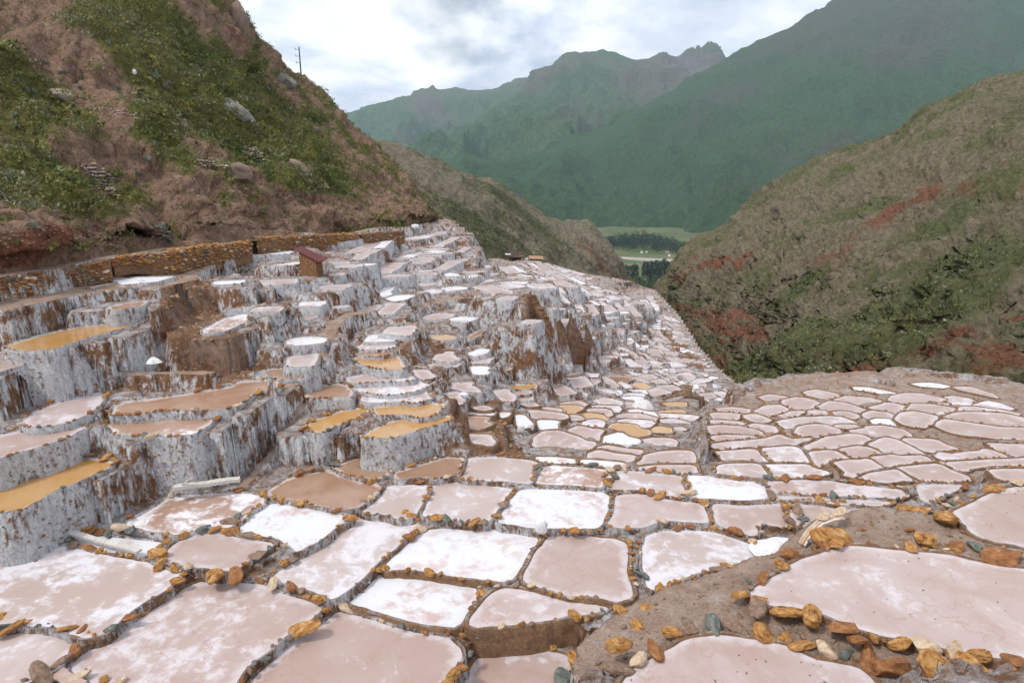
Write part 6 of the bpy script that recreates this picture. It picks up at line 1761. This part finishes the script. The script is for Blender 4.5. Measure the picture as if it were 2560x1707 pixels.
def hut():
    o = Vector(at(1292, 650, 104)); e = empty('dark_roofed_hut', tuple(o), 'hut with dark brown roof at the far edge of the terraces', 'hut'); k = 104 * S / F_PX
    ROOF2 = mat_simple('dark_brown_roof', [(0.3, (0.05, 0.028, 0.024)), (0.7, (0.10, 0.055, 0.045))], 1.0)
    mb = MB(); w, d = 42 * k, 3.6; hy = 14 * k
    V = [(-w * .55, -d / 2, 11 * k), (w * .5, -d / 2, 8 * k), (w * .5, d / 2, 12 * k), (-w * .55, d / 2, 18 * k)]; mb.add(V + [(a, b, c - .12) for a, b, c in V], [(0, 1, 2, 3), (7, 6, 5, 4), (0, 4, 5, 1), (1, 5, 6, 2), (2, 6, 7, 3), (3, 7, 4, 0)]); mb.build('roof', ROOF2, e)
    mb = MB(); mb.box((-w * 0.05, 0.2, 2.5 * k), (w * 0.85, d * 0.8, 16 * k)); mb.build('wall', BRICKM, e)
    mb = MB(); mb.box((-w * 0.1, -d * 0.5 + 0.2, 2.5 * k), (w * 0.35, 0.15, 9 * k)); mb.build('doorway', DARKM, e)
    mb = MB(); mb.box((w * 0.46, -d * 0.35, 2 * k), (18 * k, 0.5, 9 * k)); mb.build('white_panel', WHITE_BAG, e)
    mb = MB(); mb.box((w * 0.36, -d * 0.35 - 0.3, 2.2 * k), (5 * k, 0.1, 4 * k)); mb.build('blue_patch', mat_simple('blue_paint', [(0.3, (0.02, 0.16, 0.30)), (0.7, (0.04, 0.25, 0.42))], 2, bump=0), e)
    mb = MB(); mb.box((-w * 0.52, 0.3, 14 * k), (14 * k, 1.5, 2 * k)); mb.build('white_roof_sheet', WHITE_BAG, e)
    o2 = Vector(at(1340, 650, 106)); e2 = empty('open_shelter', tuple(o2), 'low open shelter with orange roof right of the dark-roofed hut', 'shelter'); w = 36 * k
    THA = mat_simple('clay_tile_roof', [(0.3, (0.28, 0.15, 0.08)), (0.7, (0.45, 0.28, 0.17))], 2.0)
    mb = MB(); V = [(-w / 2, -1.6, 6 * k), (w / 2, -1.6, 4.5 * k), (w / 2, 1.6, 8 * k), (-w / 2, 1.6, 9 * k)]; mb.add(V + [(a, b, c - .15) for a, b, c in V], [(0, 1, 2, 3), (7, 6, 5, 4), (0, 4, 5, 1), (1, 5, 6, 2), (2, 6, 7, 3), (3, 7, 4, 0)]); mb.build('roof', THA, e2)
    for x in (-w * .42, -w * .1, w * .2, w * .42):
        mb = MB(); mb.tube([(x, -1.4, -1), (x, -1.4, 4.6 * k)], 0.12); mb.build('post', WOOD_D, e2)
    mb = MB(); mb.box((0, 1.0, 2.5 * k), (w * 0.85, 0.3, 7 * k)); mb.build('back_wall', DARKM, e2)
hut()
def steps():
    a = Vector(at(1030, 598, 62)); e = empty('clay_steps', tuple(a), 'flight of orange clay steps beside the distant stone wall', 'steps'); k = 62 * S / F_PX
    M = mat_simple('orange_clay_step', [(0.3, (0.36, 0.19, 0.09)), (0.7, (0.52, 0.32, 0.18))], 3.0)
    for i in range(7):
        mb = MB(); mb.box(((6 - 4.0 * i) * k + 0.3, 0.30 * i, (1.0 + 3.2 * i) * k), (22 * k, 0.5, 3.0 * k), jit=0.02); mb.build('step', M, e)
steps()
def pole(px, pytop, pybase, d, label, arms=0, r=0.12, extra=1.5):
    b = Vector(at(px, pybase, d)); rt = ray(px, pytop); h = rt[2] * b.y / rt[1] - b.z
    e = empty('utility_pole', tuple(b), label, 'utility pole'); mb = MB(); mb.tube([(0, 0, -extra), (0, 0, h / 2), (0, 0, h)], r, r * 0.7, 8); mb.build('post', mat_simple('pole_wood', [(0.3, (0.05, 0.045, 0.04)), (0.7, (0.11, 0.10, 0.09))], 1.0), e, smooth=True)
    for i in range(arms):
        mb = MB(); z = h - 0.4 - i * 1.15; mb.tube([(0.05, 0, z), (-0.75, 0, z - 0.1)], 0.035); mb.tube([(-0.7, 0, z - 0.1), (-0.7, 0, z + 0.25)], 0.05); mb.build('insulator_bracket', WOOD_D, e)
    return e, h
e_, h_ = pole(757, 118, 243, 87, 'tall thin pole on the crest of the left hillside against the sky', 3, r=0.16)
_b = Vector(e_.location); mb = MB()
for i in range(3):
    a = _b + Vector((-0.7, 0, h_ - 0.3 - i * 1.15)); c = Vector(at(560, -10 + i * 12, 74)); pts = [a.lerp(c, t / 10) - Vector((0, 0, 1.6 * math.sin(math.pi * t / 10))) for t in range(11)]; mb.tube(pts, 0.009, 0.009, 4, False)
tag(mb.build('power_lines', WOOD_D), 'three faint wires running from the crest pole up the hill', 'power lines')
pole(1084, 500, 567, 64, 'brown pole standing at the top of the terraces by the hillside lettering', 0, 0.10)
pole(1349, 622, 642, 108, 'thin far pole behind the orange-roofed shelter', 0, 0.09)
def sign():
    WH = mat_simple('white_painted_letters', [(0.3, (0.66, 0.70, 0.70)), (0.7, (0.80, 0.82, 0.82))], 2, bump=0)
    d = 70.0; o = Vector(at(1053, 536, d)); e = empty('hillside_lettering', tuple(o), 'white slanted hillside letters left of the brown pole', 'letters'); k = d * S / F_PX
    for i, ch in enumerate('MARAS'):
        cu = bpy.data.curves.new('letter', 'FONT'); cu.body = ch; cu.size = 13 * k; cu.shear = -0.9; cu.extrude = 0.06; cu.offset = 0.012
        ob = bpy.data.objects.new('letter', cu); COL.objects.link(ob); bpy.context.view_layer.update()
        me = bpy.data.meshes.new_from_object(ob.evaluated_get(bpy.context.evaluated_depsgraph_get())); bpy.data.objects.remove(ob)
        me.materials.clear(); me.materials.append(WH)
        lo = link('letter', me, e); lo.location = ((1 + i * 5.6) * k, -1.2, 0.5 * k); lo.rotation_euler = (math.radians(62), 0, 0)
sign()
# ================================================================ agaves, boulders and rubble on the left hillside
_LPX, _LPY, _LD = project(PL)
def on_hill(px, py):
    d2 = (_LPX - px) ** 2 + (_LPY - py) ** 2; m = d2 < max(16, d2.min() * 1.5); i = np.argmin(np.where(m, _LD, 1e9)); return PL.reshape(-1, 3)[i]
AGAVE_M = mat_simple('agave_leaf', [(0.3, (0.13, 0.17, 0.14)), (0.7, (0.32, 0.37, 0.33))], 2.0, bump=0)
def agave_mesh(seed):
    r = random.Random(seed); V = []; Fc = []
    for k in range(22):
        a = k * 2.4 + r.uniform(-.2, .2); el = r.uniform(0.25, 1.35); L = r.uniform(0.75, 1.05); d = Vector((math.cos(a) * math.cos(el), math.sin(a) * math.cos(el), math.sin(el))); s = Vector((-math.sin(a), math.cos(a), 0))
        dr = Vector((0, 0, -0.22 * (1.4 - el))); n = len(V); ps = [Vector((0, 0, 0.05)), d * L * 0.45, d * L * 0.8 + dr * 0.4, d * L + dr]; ws = (0.07, 0.10, 0.06, 0.004)
        for p, w in zip(ps, ws): V += [p - s * w, p + Vector((0, 0, -w * 0.5)), p + s * w]
        for q in range(3):
            b = n + q * 3; Fc += [(b, b + 1, b + 4, b + 3), (b + 1, b + 2, b + 5, b + 4)]
    me = bpy.data.meshes.new('agave_plant'); me.from_pydata([tuple(v) for v in V], [], Fc); me.materials.append(AGAVE_M); return me
AG = [agave_mesh(k) for k in range(4)]
AGAVES = [(390,205,52,'large blue-green agave in the middle of the left hillside'),(412,222,30,'pale agave just right of the largest one'),(117,160,22,'small silvery agave under the grey rock at upper left'),(160,186,24,'silvery agave on the bare strip at upper left'),(152,180,18,'agave close left of the one on the bare strip'),(204,193,18,'dark-hearted agave on the grey earth left of the slide'),(8,45,26,'agave at the very left edge near the top'),(48,205,28,'feathery agave on the green bank at far left'),(72,228,32,'big silver agave at the lower edge of the green bank'),(85,240,18,'small agave under the big silver one at far left'),
 (184,240,16,'small agave beside the dark bush'),(198,226,20,'agave between dark bush and grey rock'),(298,226,16,'pale agave at the edge of the green strip'),(85,522,34,'spiky agave low on the hillside near the left edge'),(24,450,26,'agave in yellow-green scrub at lower left'),(370,405,30,'grey agave clump above the brown bank'),(388,362,26,'dark grey agave on the crumbling brow'),(344,436,22,'agave beside the white stone rubble'),(492,400,20,'agave by the pale stone row in mid hillside'),(275,110,22,'agave on the green strip near the top'),(680,222,18,'small agave high on the right part of the hill'),(678,372,18,'agave on the green slope left of the boulder'),
 (465,290,20,'agave under the grey boulder at its left'),(598,200,18,'agave above the grey boulder'),(800,330,20,'agave near the crest on the right'),(30,290,22,'agave under the red bank at far left'),(45,310,16,'little agave below the red bank'),(810,385,16,'agave low on the crest flank'),(86,570,16,'dead-looking agave over the red cut'),(620,180,16,'agave high by the bare grey knob')]
for x, y, w, lb in AGAVES:
    P = on_hill(x, y); d = project(P)[2]; o = link('agave_plant', rnd.choice(AG)); o.location = tuple(P); s = max(0.45, w * 0.62 / F_PX * d * S); o.scale = (s, s, s); o.rotation_euler = (rnd.uniform(0, .4), 0, rnd.uniform(0, 6)); tag(o, lb, 'agave', 'agaves on the left hillside')
GREY_ROCK = mat_simple('grey_lichen_rock', [(0.36, (0.09, 0.085, 0.075)), (0.5, (0.20, 0.19, 0.17)), (0.66, (0.32, 0.31, 0.29))], 1.2, bump=0.9, bdist=0.15)
def boulder(px, py, wpx, hpx, label, mat=GREY_ROCK, tilt=0.5, name='boulder'):
    import bmesh
    P = on_hill(px, py); d = project(P)[2]; k = d * S / F_PX; bm = bmesh.new(); bmesh.ops.create_icosphere(bm, subdivisions=4, radius=0.5); r = random.Random(int(px + py))
    co = np.array([v.co for v in bm.verts]); f = 1 + 0.22 * fbm(co * 2.2 + px, 4, 5, ridged=True); co = co * f[:, None]
    for _ in range(7):
        n = np.array([r.gauss(0, 1) for _ in range(3)]); n /= np.linalg.norm(n); t = co @ n; co -= np.outer(np.maximum(0, t - 0.38), n)
    for v, c in zip(bm.verts, co): v.co = Vector(c)
    me = bpy.data.meshes.new(name); bm.to_mesh(me); bm.free(); me.materials.append(mat); o = link(name, me); o.location = tuple(P - np.array([0, 0, 0.15 * hpx * k]))
    o.scale = (wpx * k, wpx * k * 0.8, hpx * k); o.rotation_euler = (0, tilt, 0.3); tag(o, label, 'boulder')
boulder(585, 278, 100, 46, 'large smooth grey boulder bulging from the green hillside', tilt=0.6)
boulder(715, 205, 50, 60, 'pale grey knob of rock on the hill crest left of the pole', tilt=0.3)
boulder(595, 45, 60, 110, 'dark reddish crag jutting on the skyline at the top of the hill', mat_simple('red_brown_crag', [(0.3, (0.13, 0.09, 0.07)), (0.6, (0.27, 0.19, 0.15))], 1.0, bump=1.0, bdist=0.2), 0.2, 'crag')
boulder(748, 415, 70, 36, 'brown overhanging rock in the green scrub right of the rubble', mat_simple('brown_hill_rock', [(0.3, (0.12, 0.085, 0.06)), (0.6, (0.26, 0.20, 0.15))], 1.0, bump=0.9, bdist=0.15), 0.6)
boulder(170, 240, 90, 36, 'flat grey-brown rock ledge below the silvery agaves', mat_simple('tan_ledge_rock', [(0.3, (0.20, 0.16, 0.12)), (0.6, (0.34, 0.28, 0.22))], 1.0, bump=0.9, bdist=0.15), 0.35)
boulder(600, 425, 60, 50, 'brown rock outcrop over the bare earth in mid hillside', mat_simple('brown_outcrop_rock', [(0.3, (0.14, 0.10, 0.075)), (0.6, (0.28, 0.21, 0.165))], 1.0, bump=0.9, bdist=0.15), 0.5)
PINK_ST = mat_simple('pinkish_rubble', [(0.3, (0.20, 0.14, 0.12)), (0.6, (0.42, 0.34, 0.31)), (0.75, (0.55, 0.50, 0.48))], 3.0)
def rubble(poly, n, size, label, mi, name='stone_rubble'):
    vs, fs = [], []; xs = [p[0] for p in poly]; ys = [p[1] for p in poly]; made = 0
    while made < n:
        x, y = rnd.uniform(min(xs), max(xs)), rnd.uniform(min(ys), max(ys))
        if not in_poly(x, y, poly): continue
        P = on_hill(x, y); a = rnd.choice(STONES_LO[mi]); s = size * rnd.uniform(0.5, 1.3); R = np.array(Vector((0, 0, 1)).rotation_difference(Vector((rnd.uniform(-.5, .5), rnd.uniform(-.5, .5), 1)).normalized()).to_matrix())
        vv = (np.array([v.co for v in a.vertices]) * s) @ R.T + P + [rnd.uniform(-.2, .2), rnd.uniform(-.2, .2), 0.05]; fs += [tuple(np.array(f.vertices) + len(vs)) for f in a.polygons]; vs += [tuple(v) for v in vv]; made += 1
    me = bpy.data.meshes.new(name); me.from_pydata(vs, [], fs); me.materials.append(PINK_ST if mi == 2 else STONE_MATS[mi]); o = link(name, me); tag(o, label, 'rubble', None, 'stuff')
rubble([(200,405),(235,412),(290,455),(300,490),(270,485),(225,440)], 420, 0.24, 'spill of pale pink stones on the lower left hillside', 2)
rubble([(605,368),(640,372),(680,400),(670,412),(630,395)], 170, 0.32, 'heap of pale stones in scrub right of the boulder', 2)
rubble([(480,398),(520,400),(570,412),(560,420),(500,410)], 90, 0.28, 'short row of pale stones in mid hillside', 2)
rubble([(220,262),(300,275),(350,290),(345,300),(260,285),(225,275)], 110, 0.2, 'pale stones strewn along the old ledge on the hillside', 2)
rubble([(385,560),(415,562),(430,600),(420,615),(400,600)], 70, 0.30, 'grey stones trickling down the cut bank above the path', 4)
rubble([(-20,540),(300,560),(500,560),(700,520),(950,545),(1000,560),(600,595),(300,625),(0,655)], 500, 0.16, 'loose stones lying along the foot of the hillside', 3, 'loose_stones')
sack_ = on_hill(339, 187); o = link('white_bag', bpy.data.objects['white_sack'].data); o.location = tuple(sack_ + np.array([0, -0.2, 0])); tag(o, 'tiny white bag caught on the hillside beside the green strip', 'bag'); o.scale = (0.9, 0.9, 0.9)
# --- houses of the far village
for i, (x, y, w, roof) in enumerate(((1653, 631, 7, 0), (1668, 632, 9, 1), (1686, 629, 6, 1), (1673, 641, 5, 1), (1604, 633, 5, 1), (1742, 638, 6, 1), (1616, 632, 4, 1))):
    P = Vector(at_z(x, y, -139.9)); k = project(np.array(P))[2] * S / F_PX; lb = ['house with pinkish roof at the left of the far village', 'largest white-walled house in the middle of the far village', 'house with bright roof at the right of the far village', 'lone pale house just below the far village', 'tiny pale house under the dark wood, left one', 'pale house far right near the slope edge', 'tiny pale house under the dark wood, right one'][i]
    e = empty('village_house', tuple(P), lb, 'house', 'houses of the far village'); e.rotation_euler.z = 0.3 * (i % 3) - 0.3; W_, D_, H_ = w * k, w * k * 0.7, 3.4
    mb = MB(); mb.box((0, 0, H_ / 2), (W_, D_, H_)); mb.build('wall', WHITE_BAG if roof else STONE_MATS[2], e)
    mb = MB(); h = H_ + 2.2; V = [(-W_ * .55, -D_ * .55, H_), (W_ * .55, -D_ * .55, H_), (W_ * .55, D_ * .55, H_), (-W_ * .55, D_ * .55, H_), (-W_ * .55, 0, h), (W_ * .55, 0, h)]; mb.add(V, [(0, 1, 5, 4), (2, 3, 4, 5), (0, 4, 3), (1, 2, 5), (3, 2, 1, 0)]); mb.build('roof', mat_simple('village_roof', [(0.3, (0.45, 0.30, 0.26)), (0.7, (0.60, 0.50, 0.46))], 1, bump=0) if roof else STONE_MATS[1], e)
# ================================================================ mountain air
def air():
    m = bpy.data.materials.new('pale_air'); m.use_nodes = True; nt = m.node_tree; nt.nodes.clear(); out = nd(nt, 'ShaderNodeOutputMaterial'); v = nd(nt, 'ShaderNodeVolumePrincipled')
    v.inputs['Color'].default_value = (0.66, 0.84, 1.0, 1); v.inputs['Density'].default_value = 0.000042; v.inputs['Anisotropy'].default_value = 0.0
    nt.links.new(v.outputs[0], out.inputs['Volume']); mb = MB(); mb.box((500, 3800, 900), (12000, 8600, 3200)); o = mb.build('haze', m); tag(o, kind='stuff'); o['label'] = 'thin bluish mountain air over the whole valley'
air()
